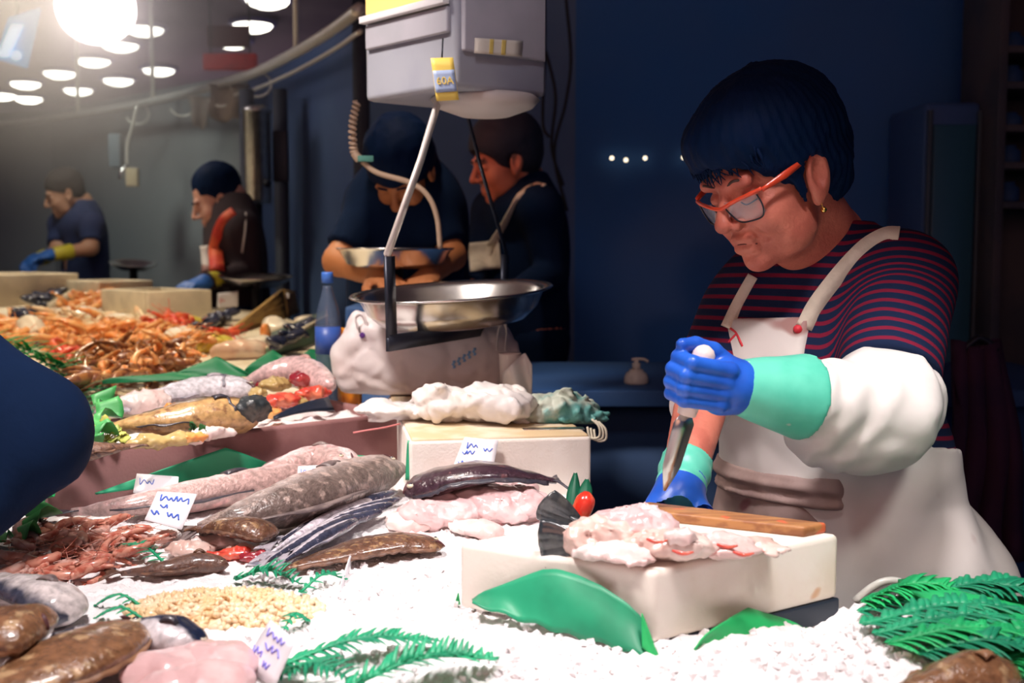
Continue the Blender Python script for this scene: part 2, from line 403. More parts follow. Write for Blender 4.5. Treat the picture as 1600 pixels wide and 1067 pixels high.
# blue lit plastic shape next to it
c = P(28, 60, 7.6)
M['bluelit'] = mat('blue_lit_sign', (.1, .35, .7), emis=(.12, .42, .8), estr=.55)
M['bluelit2'] = mat('pale_lit_sign', (.7, .85, 1), emis=(.6, .8, 1), estr=1.1)
t = thing('hanging_sign', 'small pale blue lit sign hanging beside the big globe lamp', 'sign', c-[0, 0, .12])
obj('panel', *sheet([[c+[x*.10+.05*z, 0, z*.16+.03*x*z] for z in np.linspace(-1, 1, 6)] for x in np.linspace(-1, 1, 5)], .03), M['bluelit'], t)
obj('emblem', *sheet([[c+[x*.045-.03+.05*z, -.03, z*.10-.02] for z in np.linspace(-1, 1, 6)] for x in np.linspace(-1, .6, 4)], .012), M['bluelit2'], t)
obj('emblem', *ball(c+[.0, -.035, -.115], (.035, .012, .03), 10, 6), M['bluelit2'], t)
obj('cord', *tube([c+[0, 0, .15], [c[0], c[1], 3.22]], .008, 6), M['steel_dark'], t)

# steel rail with hangers
M['rail'] = mat('sheen_rail', (.85, .83, .74), rough=.3, metal=.35)  # pale base stands in for lamps reflected along the steel
railpx = [(-30, 196), (60, 188), (150, 174), (215, 163), (285, 148), (365, 124), (402, 112), (462, 82), (520, 46), (562, 14)]
rp = [G(x, y, 2.3) for x, y in railpx]
t = thing('hanging_rail', 'long curved steel rail running overhead along the far stalls', 'rail', (rp[4][0], rp[4][1], 2.28))
obj('rail_tube', *tube(bez(rp, 60), .024, 10), M['rail'], t)
obj('lower_tube', *tube(bez([p+[0, .02, -.075] for p in rp[5:]], 30), .009, 8), M['rail'], t)
for q in (128, 245, 470):
    i = min(range(60), key=lambda k: abs((800+1800*bez(rp, 60)[k][0]/bez(rp, 60)[k][1])-q)); a = bez(rp, 60)[i]
    obj('post', *tube([a, [a[0], a[1], 3.22]], .013, 8), M['rail'], t)
for x, y in ((285, 148), (345, 130), (402, 113), (215, 163)):
    a = G(x, y, 2.3); cc = [a+[.07*math.sin(s), -.01, -.06+.06*math.cos(s)] for s in np.linspace(0, 4.4, 14)]
    obj('hook', *tube(cc, .006, 6), M['rail'], t)
# red sign above the rail
c = P(360, 97, 6.6)
M['redsign'] = mat('red_sign', (.55, .02, .03), (.3, .015, .025), 9, rough=.5, emis=(.5, .02, .02), estr=.12)
t = thing('shop_sign', 'dull red sign board hanging over the dark pillar by the rail', 'sign', c-[0, 0, .05])
obj('board', *box(c, (.148, .03, .045), bev=.006), M['redsign'], t)
obj('upper_panel', *box(c+[-.02, .05, .15], (.12, .02, .06), bev=.006), mat('maroon_panel', (.12, .02, .03), rough=.6), t)
for s in (-1, 1): obj('hanger', *tube([c+[s*.11, 0, .04], [c[0]+s*.11, c[1], 3.22]], .006, 6), M['steel_dark'], t)
# papers / aprons hanging from rail hooks
M['paper'] = mat('old_paper', (.50, .47, .40), (.38, .36, .32), 8, rough=.8)
def hang_sheet(name, label, cat, px0, px1, py0, py1, Y, m, wob=.02, seed=1, skew=0, group=None):
    r = np.random.default_rng(seed); g = []
    for i, u in enumerate(np.linspace(0, 1, 9)):
        row = []
        for j, v in enumerate(np.linspace(0, 1, 10)):
            p = P(px0+(px1-px0)*(u*(1-skew*v)+skew*v*.5), py0+(py1-py0)*v*(1+.06*math.sin(u*9+seed)), Y)
            row.append(p+[0, wob*math.sin(u*8+seed+v)+wob*.5*math.sin(v*6+u*3), 0])
        g.append(row)
    return tag(obj(name, *sheet(g, .002), m), label, cat, group)
hang_sheet('plastic_bag', 'greyish plastic sheet hanging in a taper from the rail', 'plastic bag', 293, 335, 150, 200, 6.3, M['paper'], .03, 3, .55)
hang_sheet('cloth', 'tan cloth bunched on the rail over the steel cylinder', 'cloth', 330, 388, 132, 188, 6.1, mat('tan_cloth', (.34, .27, .2), (.22, .18, .14), 9, rough=.9), .04, 5)
t = thing('hanging_scale', 'pale hanging scale with cord below the rail above the far man', 'scale', P(195, 255, 6.6))
obj('case', *box(P(182, 236, 6.6), (.035, .04, .095), bev=.01), mat('scale_blue', (.16, .22, .26), rough=.5), t)
obj('dial', *box(P(207, 277, 6.55), (.034, .02, .052), bev=.006), mat('dial_yellow', (.62, .52, .33), rough=.5), t)
obj('cord', *tube(bez([P(214, 164, 6.6), P(206, 200, 6.6), P(199, 225, 6.6), P(198, 262, 6.6)], 14), .009, 6), M['rail'], t)
obj('hook', *tube(bez([P(199, 258, 6.6), P(190, 268, 6.58), P(188, 280, 6.58)], 8), .014, 6), M['chrome'], t)
# pole + steel cylinder
c = P(402, 243, 5.45); cb = P(402, 305, 5.45)
t = thing('water_heater', 'upright stainless steel cylinder fixed to the dark partition post', 'water heater', cb)
rr = .063
obj('tank', *lathe([(.0, -.225), (rr*.9, -.22), (rr, -.205), (rr, .195), (rr*1.1, .197), (rr*1.1, .215), (rr*.6, .23), (0, .232)], c, 28), M['steel'], t)
obj('bracket', *box(c+[.10, .05, 0], (.035, .02, .12), bev=.004), M['steel_dark'], t)
obj('knob', *ball(c+[.055, -.05, -.13], .02, 10, 6), M['steel_dark'], t)
obj('pipe', *tube([c+[.0, .01, -.22], c+[.0, .01, -.6]], .018, 8), M['steel_dark'], t)
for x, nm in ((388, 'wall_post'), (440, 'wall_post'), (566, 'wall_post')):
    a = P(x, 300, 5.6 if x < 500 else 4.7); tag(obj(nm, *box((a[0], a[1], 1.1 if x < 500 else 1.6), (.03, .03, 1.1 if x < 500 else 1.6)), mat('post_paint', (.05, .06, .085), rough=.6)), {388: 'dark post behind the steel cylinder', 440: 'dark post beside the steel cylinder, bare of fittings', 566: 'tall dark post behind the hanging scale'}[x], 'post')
# cables hanging on the back wall
M['cable'] = mat('black_cable', (.012, .014, .02), rough=.6)
for i, (pts, lab) in enumerate([([(851, -5), (851, 90), (848, 190), (858, 215)], 'thin black cable hanging straight beside the big scale head'),
                                ([(884, -5), (892, 90), (884, 160), (866, 240), (886, 330)], 'black cable looping down the dark wall by the woman in black'),
                                ([(853, 80), (868, 150), (862, 230), (880, 290)], 'short black cable branching off between two longer ones')]):
    tag(obj('cable', *tube(bez([P(x, y, 4.45) for x, y in pts], 24), .007, 6), M['cable']), lab, 'cable')
# right side: shelving unit with small dark things, glass door frame, coat
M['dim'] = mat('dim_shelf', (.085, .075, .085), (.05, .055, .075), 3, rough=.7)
cx = P(1570, 250, 3.9)
cx = cx*1.0
t = thing('shelf_unit', 'dim shelf unit against the dark wall at the edge', 'shelf', (cx[0], 4.1, 0))
cx[0] += .22
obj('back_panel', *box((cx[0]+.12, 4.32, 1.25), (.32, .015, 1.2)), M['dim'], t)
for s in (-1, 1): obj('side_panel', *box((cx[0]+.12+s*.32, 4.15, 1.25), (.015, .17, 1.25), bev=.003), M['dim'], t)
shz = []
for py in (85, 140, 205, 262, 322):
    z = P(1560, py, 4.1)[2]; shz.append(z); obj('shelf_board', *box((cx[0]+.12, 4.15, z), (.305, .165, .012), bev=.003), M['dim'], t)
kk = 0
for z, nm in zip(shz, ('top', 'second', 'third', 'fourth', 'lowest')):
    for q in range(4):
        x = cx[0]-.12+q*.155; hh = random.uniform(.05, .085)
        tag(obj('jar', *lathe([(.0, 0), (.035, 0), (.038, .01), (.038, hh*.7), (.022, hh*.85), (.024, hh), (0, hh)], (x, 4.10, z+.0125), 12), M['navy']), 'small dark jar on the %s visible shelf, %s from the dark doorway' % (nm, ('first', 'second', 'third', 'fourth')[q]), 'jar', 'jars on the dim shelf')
# dark doorway frame with a glass edge
a = P(1425, 300, 4.3)
t = thing('fridge', 'dark upright glass-door fridge behind the woman with glasses', 'fridge', (a[0]+.085, 4.3, 0))
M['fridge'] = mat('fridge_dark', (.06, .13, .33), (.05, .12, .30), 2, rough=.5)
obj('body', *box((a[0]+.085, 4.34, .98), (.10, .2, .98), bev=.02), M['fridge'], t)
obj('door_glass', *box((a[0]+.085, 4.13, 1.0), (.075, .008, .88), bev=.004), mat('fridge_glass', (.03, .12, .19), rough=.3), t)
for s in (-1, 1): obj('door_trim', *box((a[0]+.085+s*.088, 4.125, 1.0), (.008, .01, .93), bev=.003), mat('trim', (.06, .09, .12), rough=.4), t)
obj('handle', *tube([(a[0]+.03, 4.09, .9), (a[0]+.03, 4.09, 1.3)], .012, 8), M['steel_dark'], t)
# purple coat hanging near the right edge
g = []
for u in np.linspace(-1, 1, 17):
    row = []
    for v in np.linspace(0, 1, 14):
        p = P(1530+u*(35+28*v), 545+v*330, 2.55)
        row.append(p+[0, .03*math.sin(u*9+v*2)+.02*math.cos(v*7), .02*abs(u)*(1-v)])
    g.append(row)
t = thing('coat', 'dark plum coat hanging behind the woman with glasses', 'coat', P(1530, 880, 2.55))
obj('coat_body', *sheet(g, .03), mat('plum_cloth', (.05, .018, .055), (.03, .014, .05), 6, rough=.9), t)
obj('hanger', *tube(bez([P(1503, 548, 2.55), P(1518, 535, 2.55), P(1530, 528, 2.55), P(1545, 535, 2.55), P(1558, 548, 2.55)], 14), .008, 6), M['steel_dark'], t)
obj('stand', *tube([P(1530, 530, 2.6), [P(1530, 530, 2.6)[0], P(1530, 530, 2.6)[1], 0]], .018, 8), M['steel_dark'], t)
# back work counter behind the woman with the soap pump
zt = P(960, 599, 2.9)[2]
t = thing('back_counter', 'dark work counter behind the ice display', 'counter', (.75, 3.1, 0))
obj('top', *box((.75, 3.1, zt-.02), (.75, .35, .02), bev=.004), M['navy'], t)
obj('front', *box((.75, 2.85, (zt-.04)/2), (.74, .02, (zt-.04)/2-.001)), M['navy'], t)
for s in (-1, 1): obj('side', *box((.75+s*.72, 3.12, (zt-.04)/2), (.02, .25, (zt-.04)/2-.001)), M['navy'], t)
c = P(994, 598, 2.9); c[2] = zt
M['pump'] = mat('pump_white', (.62, .56, .48), rough=.4)
t = thing('soap_pump', 'cream soap pump bottle on the dark counter', 'soap dispenser', c)
obj('bottle', *lathe([(0, 0), (.030, 0), (.031, .004), (.031, .015), (.026, .026), (.018, .032), (.018, .036)], c, 20), M['pump'], t)
obj('neck', *lathe([(.011, .036), (.011, .052), (.006, .052), (.006, .060)], c, 14), M['pump'], t)
obj('spout', *tube(bez([c+[-.012, 0, .060], c+[0, 0, .062], c+[.02, 0, .061], c+[.03, 0, .055]], 10), [.004]*10, 8), M['pump'], t)
# four tiny lights on the dark wall
M['led'] = mat('led_glow', (1, .9, .7), emis=(1, .85, .6), estr=2.5)
for i, (x, y) in enumerate(((956, 247), (978, 250), (1008, 247), (1068, 246))):
    a = P(x, y, 4.56); tag(obj('indicator_light', *lathe([(.008, .0), (.007, -.006), (0, -.009)], a, 10, axis=(0, 1, 0)), M['led']), 'tiny warm light dot on the dark wall, %s in a row' % ('first', 'second', 'third', 'last, beside dark hair')[i], 'light', 'tiny lights on the wall')
# ------------------------------------------------------------------ ice display and counters
ICEZ = 1.02
def iceZ(x, y):
    x = np.asarray(x, float); y = np.asarray(y, float); z0 = np.zeros_like(x)
    return (ICEZ + .006*vnoise(x, y, z0, 2.2, 3) + .0035*vnoise(x, y, z0, 7, 4)
            + .016*np.exp(-((x-.44)**2/.012+(y-1.22)**2/.010)) - .034*np.exp(-((x-.375)**2/.004+(y-1.335)**2/.003)) + .012*np.exp(-((x+.05)**2/.01+(y-1.15)**2/.008)))
_gx = np.arange(-1.6, 1.61, .01); _gy = np.arange(.3, 2.81, .01); _GZ = iceZ(*np.meshgrid(_gx, _gy, indexing='ij')); iceZ_full = iceZ
def iceZ(x, y):
    if np.ndim(x): return iceZ_full(x, y)
    a = min(max((x+1.6)/.01, 0), len(_gx)-2.001); b = min(max((y-.3)/.01, 0), len(_gy)-2.001); i, j = int(a), int(b); u, v = a-i, b-j
    return float((_GZ[i, j]*(1-u)+_GZ[i+1, j]*u)*(1-v)+(_GZ[i, j+1]*(1-u)+_GZ[i+1, j+1]*u)*v)
def TZ(x, y): return 1.10+.0586*(y-2.9)
def ice_inside(x, y): return ((x > -1.12) & (x < .12) & (y > .5) & (y < 2.60)) | ((x >= .12) & (x < .36) & (y > .5) & (y < 1.53)) | ((x >= .36) & (x < 1.12) & (y > .5) & (y < 1.385))
hx = .0065
xs = np.arange(-1.12, 1.121, hx); ys = np.arange(.5, 2.601, hx)
X, Y = np.meshgrid(xs, ys, indexing='ij')
Z = iceZ(X, Y)+.0022*rng.normal(size=X.shape)*0.9+.002*vnoise(X, Y, 0*X, 26, 9)
idx = np.arange(X.size).reshape(X.shape)
cin = ice_inside(X[:-1, :-1]+hx/2, Y[:-1, :-1]+hx/2)
q = np.stack([idx[:-1, :-1], idx[1:, :-1], idx[1:, 1:], idx[:-1, 1:]], -1)[cin]
V = np.stack([X, Y, Z], -1).reshape(-1, 3)
used = np.unique(q); rm = -np.ones(len(V), int); rm[used] = np.arange(len(used))
ice = obj('crushed_ice', V[used], rm[q].tolist(), M['ice'])
tag(ice, 'bed of white crushed ice covering the fish counter', 'ice', kind='stuff')
# loose ice crumbs lying on the bed
mb = MB()
for k in range(900):
    px, py = random.uniform(380, 1420), random.uniform(880, 1064)
    p = GS(px, py, iceZ)
    if not ice_inside(p[0], p[1]) or abs(p[2]-iceZ(p[0], p[1])) > .003 or (p[0] > .28 and p[1] > 1.26): continue
    s = random.uniform(.0015, .0045)
    v, f = box((0, 0, 0), (s, s*random.uniform(.6, 1), s*random.uniform(.5, 1)))
    R = np.array(Matrix.Rotation(random.uniform(0, 6), 3, Vector(rng.normal(size=3)).normalized()))
    mb.add((v @ R+p+[0, 0, s*.4], f))
tag(mb.build('ice_crumbs', M['ice'], smooth=False), 'loose crumbs of ice scattered over the ice bed', 'ice', kind='stuff')
# the counter carrying the ice
t = thing('display_counter', 'steel fish counter under the crushed ice', 'counter', (0, 1.2, 0))
obj('tray', *box((-.5, 1.55, .955), (.63, 1.06, .035), bev=.004), M['steel'], t)
obj('tray_wing', *box((.625, .935, .955), (.495, .455, .035), bev=.004), M['steel'], t)
obj('tray_corner', *box((.245, 1.45, .955), (.115, .085, .035), bev=.004), M['steel'], t)
obj('base', *box((-.5, 1.5, .46), (.58, .8, .459)), M['navy'], t)
obj('base_wing', *box((.6, 1.02, .46), (.46, .42, .459)), M['navy'], t)
obj('front_lip', *box((0, .485, .985), (1.13, .012, .05), bev=.004), M['steel'], t)

# far stall counter
poly = [(-5.2, 2.62), (-.44, 2.62), (-.63, 3.9), (-.95, 4.5), (-1.9, 5.05), (-2.15, 5.95), (-5.2, 6.3)]
V = [(x, y, TZ(x, y)) for x, y in poly]+[(x, y, TZ(x, y)-.06) for x, y in poly]
n = len(poly); F = [tuple(range(n)), tuple(range(2*n-1, n-1, -1))]+[(i, n+i, n+(i+1) % n, (i+1) % n) for i in range(n)]
M['farice'] = mat('far_ice', (.78, .70, .55), (.68, .58, .42), 9, rough=.6, bump=.6, bscale=60)
t = thing('far_counter', 'long seafood counter of the far stalls heaped with shellfish', 'counter', (-2.4, 4.2, 0))
obj('bed', V, F, M['farice'], t, smooth=False)
V2 = [(x*.97-.04, y*.97+.1, 1.02) for x, y in poly]; V2 = V2+[(x, y, 0) for x, y, _ in V2]
obj('base', V2, F, M['navy'], t, smooth=False)

# ------------------------------------------------------------------ foam boxes
def open_box(name, label, A, B, depth, z0, z1, m, wall=.022, fill=None, cat='foam box', fillm=None, lidm=None):
    A = np.array([A[0], A[1], 0.]); B = np.array([B[0], B[1], 0.]); d = nrm(B-A); n = np.cross([0, 0, 1], d)
    L = np.linalg.norm(B-A); ctr = (A+B)/2+n*depth/2; ax = np.array([d, n, [0, 0, 1]])
    t = thing(name, label, cat, [ctr[0], ctr[1], z0])
    zc = (z0+z1)/2; hz = (z1-z0)/2
    for s in (-1, 1):
        obj('side_wall', *box(ctr+n*s*(depth/2-wall/2)+[0, 0, zc], (L/2, wall/2, hz), ax, bev=.006), m, t)
        obj('end_wall', *box(ctr+d*s*(L/2-wall/2)+[0, 0, zc], (wall/2, depth/2-wall*.9, hz), ax, bev=.004), m, t)
    obj('bottom', *box(ctr+[0, 0, z0+.008], (L/2-wall, depth/2-wall, .007), ax), m, t)
    if fill:
        nx, ny = int((L-2*wall)/.01), int((depth-2*wall)/.01); g = []
        for i in range(nx+1):
            row = []
            for j in range(ny+1):
                p = ctr+d*((i/nx-.5)*(L-2*wall))+n*((j/ny-.5)*(depth-2*wall)); row.append([p[0], p[1], fill+.008*math.sin(p[0]*60)*math.cos(p[1]*47)+random.uniform(-.002, .002)])
            g.append(row)
        o = obj('ice_fill', *sheet(g, .004), fillm or M['ice'], t); tag(o, kind='stuff')
    if lidm: obj('lid', *box(ctr+[0, 0, z1-.006], (L/2-.004, depth/2-.004, .01), ax, bev=.004), lidm, t)
    return t, ctr, ax
LBZ = 1.125
LA = np.array([-.735, 1.80]); LB = np.array([-.215, 2.235])
lbox = open_box('foam_box', 'long stained foam box holding two big fish and red seafood', LA, LB, .30, 1.008, LBZ, M['foam_pink'], fill=1.105)
def lbxy(u, v):
    """point on the long foam box: u along its front edge 0..1, v metres behind the front"""
    d = LB-LA; L = np.linalg.norm(d); d = d/L; n = np.array([-d[1], d[0]]); return LA+d*u*L+n*v
M['foam_lid'] = mat('wet_lid', (.62, .47, .28), (.72, .62, .48), 12, rough=.6)
a = G(640, 690, 1.122); b = G(924, 682, 1.122)
mbox = open_box('foam_box', 'short white foam box with a tan lid under the plastic bags', a[:2], b[:2], .60, 1.008, 1.122, M['foam'], lidm=M['foam_lid'])

# ------------------------------------------------------------------ cutting block
_f, _l, _r = G(1023, 1006, 1.021)[:2], G(717, 950, 1.021)[:2], G(1309, 934, 1.021)[:2]
BL = [_f, _l, _l+_r-_f, _r]   # front, left, back, right corners
bc = sum(BL)/4; e1 = nrm(BL[3]-BL[0]); e2 = nrm(BL[1]-BL[0]); ex = np.array([e1[0], e1[1], 0]); ey = np.array([-e1[1], e1[0], 0])
h1 = np.linalg.norm(BL[3]-BL[0])/2; h2 = np.linalg.norm(BL[1]-BL[0])/2
AX = np.array([ex, ey, [0, 0, 1]])
M['block'] = mat('cutting_block', (.80, .74, .66), (.72, .62, .50), 7, lo=.5, hi=.75, rough=.55, bump=.12, bscale=120, spots=((.62, .36, .2), 16, .71))
t = thing('cutting_block', 'thick white cutting block with a brown wooden back board', 'cutting block', (bc[0], bc[1], 1.0))
def slab(cor, z0, z1, bev):
    bm = bmesh.new(); lo_ = [bm.verts.new((c[0], c[1], z0)) for c in cor]; hi_ = [bm.verts.new((c[0], c[1], z1)) for c in cor]
    bm.faces.new(lo_[::-1] if True else lo_); bm.faces.new(hi_)
    for i in range(len(cor)): bm.faces.new((lo_[i], lo_[(i+1) % len(cor)], hi_[(i+1) % len(cor)], hi_[i]))
    bmesh.ops.recalc_face_normals(bm, faces=bm.faces); bmesh.ops.bevel(bm, geom=list(bm.edges), offset=bev, segments=3, affect='EDGES', profile=.6)
    bm.verts.index_update(); v = [list(x.co) for x in bm.verts]; f = [[x.index for x in q.verts] for q in bm.faces]; bm.free(); return v, f
BLc = [BL[0], BL[3], BL[2], BL[1]]
obj('block', *slab(BLc, 1.021, 1.101, .008), M['block'], t)
edge_br = BL[3]-BL[2]; inn = BL[1]-BL[2]; inn = inn/np.linalg.norm(inn)
M['wood'] = mat('wet_wood', (.42, .19, .07), (.28, .11, .045), 14, rough=.45, stretch=(1, 6, 6), spots=((.6, .12, .05), 22, .62))
bb = np.array([bc[0], bc[1], 0])
obj('back_board', *slab([BL[2]+inn*.004+edge_br*.01, BL[3]+inn*.004-edge_br*.05, BL[3]+inn*.045-edge_br*.05, BL[2]+inn*.060+edge_br*.01], 1.1005, 1.114, .004), M['wood'], t)
sh_ = np.array([.010, .003])
obj('base_board', *slab([c*.97+bc*.03+sh_ for c in BLc], .992, 1.0208, .003), mat('void_black', (.012, .02, .035), rough=.5), t)  # black slab put in for the dark void under the raised block
M['plastic_white'] = mat('white_plastic', (.8, .76, .68), rough=.4)
p = P(1228, 860, 1.40)
tag(obj('knife_tip', *sheet([[p+ex*(u-.5)*.022*(1-v*.96)+[0, 0, v*.055-.025]+ex*v*.006 for v in np.linspace(0, 1, 8)] for u in np.linspace(0, 1, 4)], .003), M['plastic_white']), 'pale pointed piece of bone standing up at the end of the cutting block', 'fish bone')

# ------------------------------------------------------------------ green sheets
def leaf_sheet(name, label, base0, base1, top, nu=22, nv=10, m=None, prof=None, curl=.012, cat='plastic sheet', group=None, t=.002, seed=0, ragged=.0):
    """upright sheet of green plastic: foot from base0 to base1, edge rising to the point top"""
    b0, b1, tp = map(lambda q: np.asarray(q, float), (base0, base1, top)); r = np.random.default_rng(seed)
    ut = np.clip(np.dot(tp-b0, b1-b0)/np.dot(b1-b0, b1-b0), .1, .9); up = tp-(b0+(b1-b0)*ut); g = []
    nn = nrm(np.cross(b1-b0, up))
    for u in np.linspace(0, 1, nu):
        s = u/ut if u < ut else (1-u)/(1-ut); h = prof(s) if prof else math.sin(s*math.pi/2)**.8
        row = [b0+(b1-b0)*u+up*max(h, .02)*v+nn*curl*math.sin(u*5+v*2+seed)*v+(r.normal()*ragged*up*(1-v) if v == 0 else 0) for v in np.linspace(0, 1, nv)]
        g.append(row)
    return tag(obj(name, *sheet(g, t), m or M['green']), label, cat, group)
def on_side(px, py, a, b, off=.012):
    d = ray(px, py); n = np.array([-(b-a)[1], (b-a)[0], 0]); o = np.array([0, 0, CAMZ]); t_ = np.dot(np.array([a[0], a[1], 0])-o*[1, 1, 0], n)/np.dot(d, n); q = o+d*t_; return q*(1-off)+o*off
tx = np.linspace(738, 1030, 30); ty = np.interp(tx, [738, 752, 790, 828, 848, 872, 905, 940, 978, 1003, 1020, 1030], [938, 926, 912, 897, 890, 889, 899, 915, 940, 964, 1002, 1028])
by = np.interp(tx, [738, 760, 800, 880, 960, 1030], [944, 950, 965, 990, 1012, 1036])+3*np.sin(tx*.5)
gsh = []
for i_, (x_, y_, b_y) in enumerate(zip(tx, ty, by)):
    a_ = on_side(x_, b_y, BL[0], BL[1], .034); c_ = on_side(x_, y_, BL[0], BL[1], .010)
    gsh.append([a_*(1-v_)+c_*v_+np.array([0, -.006, 0])*math.sin(v_*math.pi)*math.sin(x_*.022+v_*1.5) for v_ in np.linspace(0, 1, 10)])
tag(obj('plastic_leaf', *sheet(gsh, .002), M['green']), 'large green plastic leaf sheet leaning on the cutting block', 'plastic sheet')
leaf_sheet('plastic_leaf', 'narrow green plastic blade at the front corner of the cutting block', on_side(1004, 1012, BL[0], BL[1], .03), on_side(1036, 1042, BL[0], BL[1], .03), on_side(1002, 955, BL[0], BL[1], .02), prof=lambda s: s, curl=.002, m=M['green_bright'], seed=3)
leaf_sheet('plastic_leaf', 'bright green plastic leaf lying in front of the cutting block', on_side(1084, 1016, BL[0], BL[3], .040), on_side(1262, 982, BL[0], BL[3], .036), on_side(1172, 948, BL[0], BL[3], .016), m=M['green_bright'], prof=lambda s: s**.6, curl=.008, seed=5, ragged=.08)
leaf_sheet('plastic_leaf', 'dark green pointed plastic leaf against the long foam box', on_side(150, 772, LA, LB, .012), on_side(445, 735, LA, LB, .012), on_side(352, 699, LA, LB, .008), prof=lambda s: s**.95, curl=.006, seed=2)
leaf_sheet('plastic_leaf', 'small green plastic leaf behind the gaping fish head', P(520, 722, 2.04), P(590, 722, 2.0), P(548, 706, 2.02), prof=lambda s: s**.8, seed=4)
leaf_sheet('plastic_leaf', 'thin upright green plastic strip between the two foam boxes', P(634, 750, 1.93), P(649, 750, 1.93), P(640, 688, 1.94), prof=lambda s: min(1, s*3), curl=.001, seed=4)
leaf_sheet('plastic_leaf', 'thin green plastic sliver at the far corner of the cutting block', P(708, 965, 1.365), P(720, 962, 1.37), P(716, 925, 1.37), prof=lambda s: s**.8, curl=.001, m=M['green_bright'])

# ------------------------------------------------------------------ hanging scale
SC = np.array([-.12, 2.35, 0.])
pA = np.array([-.228, 2.10, 0]); pB = np.array([-.012, 2.60, 0]); wd = np.array([0, 0, 1.])
t = thing('hanging_scale', 'grey hanging market scale head with dark strap frame and round steel pan', 'scale', [SC[0], SC[1], 1.27])
M['strap'] = mat('dark_strap', (.035, .04, .06), rough=.4, metal=.5)
M['strap_lit'] = mat('lit_strap', (.82, .76, .72), rough=.35, metal=.3)  # near strap's lit look put into its pale colour
dn = nrm(pB-pA); side = np.cross(dn, [0, 0, 1])
zb, zs, za = 1.283, 1.432, 1.80
obj('frame_post', *strap([pA+dn*.010+[0, 0, zs], pA+dn*.016+[0, 0, zb]], dn, .030, .007), M['strap'], t)
obj('frame_post', *strap([pB-dn*.010+[0, 0, zs], pB-dn*.016+[0, 0, zb]], dn, .030, .007), M['strap'], t)
obj('frame_bar', *strap([pA+dn*.001+[0, 0, zb-.010], pB-dn*.001+[0, 0, zb-.010]], (0, 0, 1), .030, .0072), M['strap'], t)
top = SC*[1, 1, 0]+[0, 0, za]
obj('upper_strap', *strap([pA+[0, 0, zs], pA*.5+top*[.5, .5, 0]+[0, 0, (zs+za)/2], top-dn*.02], dn*.9+np.array([0, 0, .1]), .016, .006), M['strap_lit'], t)
obj('upper_strap', *strap([pB+[0, 0, zs], pB*.5+top*[.5, .5, 0]+[0, 0, (zs+za)/2], top+dn*.02], dn, .010, .004), M['strap'], t)
# pan
R = .205
pan_ax = nrm([-.055, -.06, 1])
pc = np.array([SC[0], SC[1], 1.293])
prof = [(0, 0), (.10, .001), (.145, .010), (.170, .030), (.184, .058), (.190, .066), (R, .070), (R+.003, .067), (R, .065), (.188, .060), (.174, .030), (.148, .006), (.10, -.003), (0, -.004)]
obj('pan', *lathe(prof, pc, 56, axis=pan_ax), M['chrome'], t)
# head
corner = P(713, 100, 2.17); hz = .16
axl = nrm(P(556, 100, 2.42)-corner)*[1, 1, 0]; axl = nrm(axl); axr = np.array([-axl[1], axl[0], 0]); axr = axr if axr[1] > 0 else -axr
wl = .30; wr = .23; zb0 = 1.745; zt0 = 2.12
hc = corner*[1, 1, 0]+axl*wl/2+axr*wr/2+[0, 0, (zb0+zt0)/2]
HAX = np.array([axl, axr, [0, 0, 1]])
M['case'] = mat('scale_case', (.32, .33, .38), (.27, .28, .34), 5, rough=.45, bump=.05)
M['case_l'] = mat('scale_panel', (.42, .41, .46), (.36, .36, .4), 5, rough=.45)
obj('head_case', *box(hc, (wl/2, wr/2, (zt0-zb0)/2), HAX, bev=.012), M['case'], t)
lf = hc-axr*wr/2; rf = hc-axl*wl/2
obj('front_panel', *box(lf-axr*.004+[0, 0, -.062], (wl/2-.016, .006, .024), HAX, bev=.004), M['case_l'], t)
obj('side_panel', *box(rf-axl*.004+[0, 0, .02], (.006, wr/2-.012, .14), HAX, bev=.004), M['case_l'], t)
dsp = obj('display', *box(lf-axr*.012+[0, 0, .035], (wl/2-.03, .006, .055), HAX, bev=.003), mat('yellow_display', (.8, .62, .2), emis=(1, .72, .22), estr=.55), t)
obj('display_bezel', *box(lf-axr*.014+[0, 0, -.028], (wl/2-.012, .008, .007), HAX, bev=.002), mat('bezel_white', (.8, .78, .8), rough=.4), dsp)
# under-dish of the head
obj('under_dish', *lathe([(0, -.035), (.05, -.032), (.095, -.016), (.11, 0), (.10, .008)], hc*[1, 1, 0]+axr*.03-axl*.06+[0, 0, zb0-.004], 32), mat('pale_dish', (.56, .50, .47), rough=.5), t)
obj('load_hook', *tube([top+[0, 0, -.02], top+[0, 0, .02]], .022, 12), M['strap'], t)
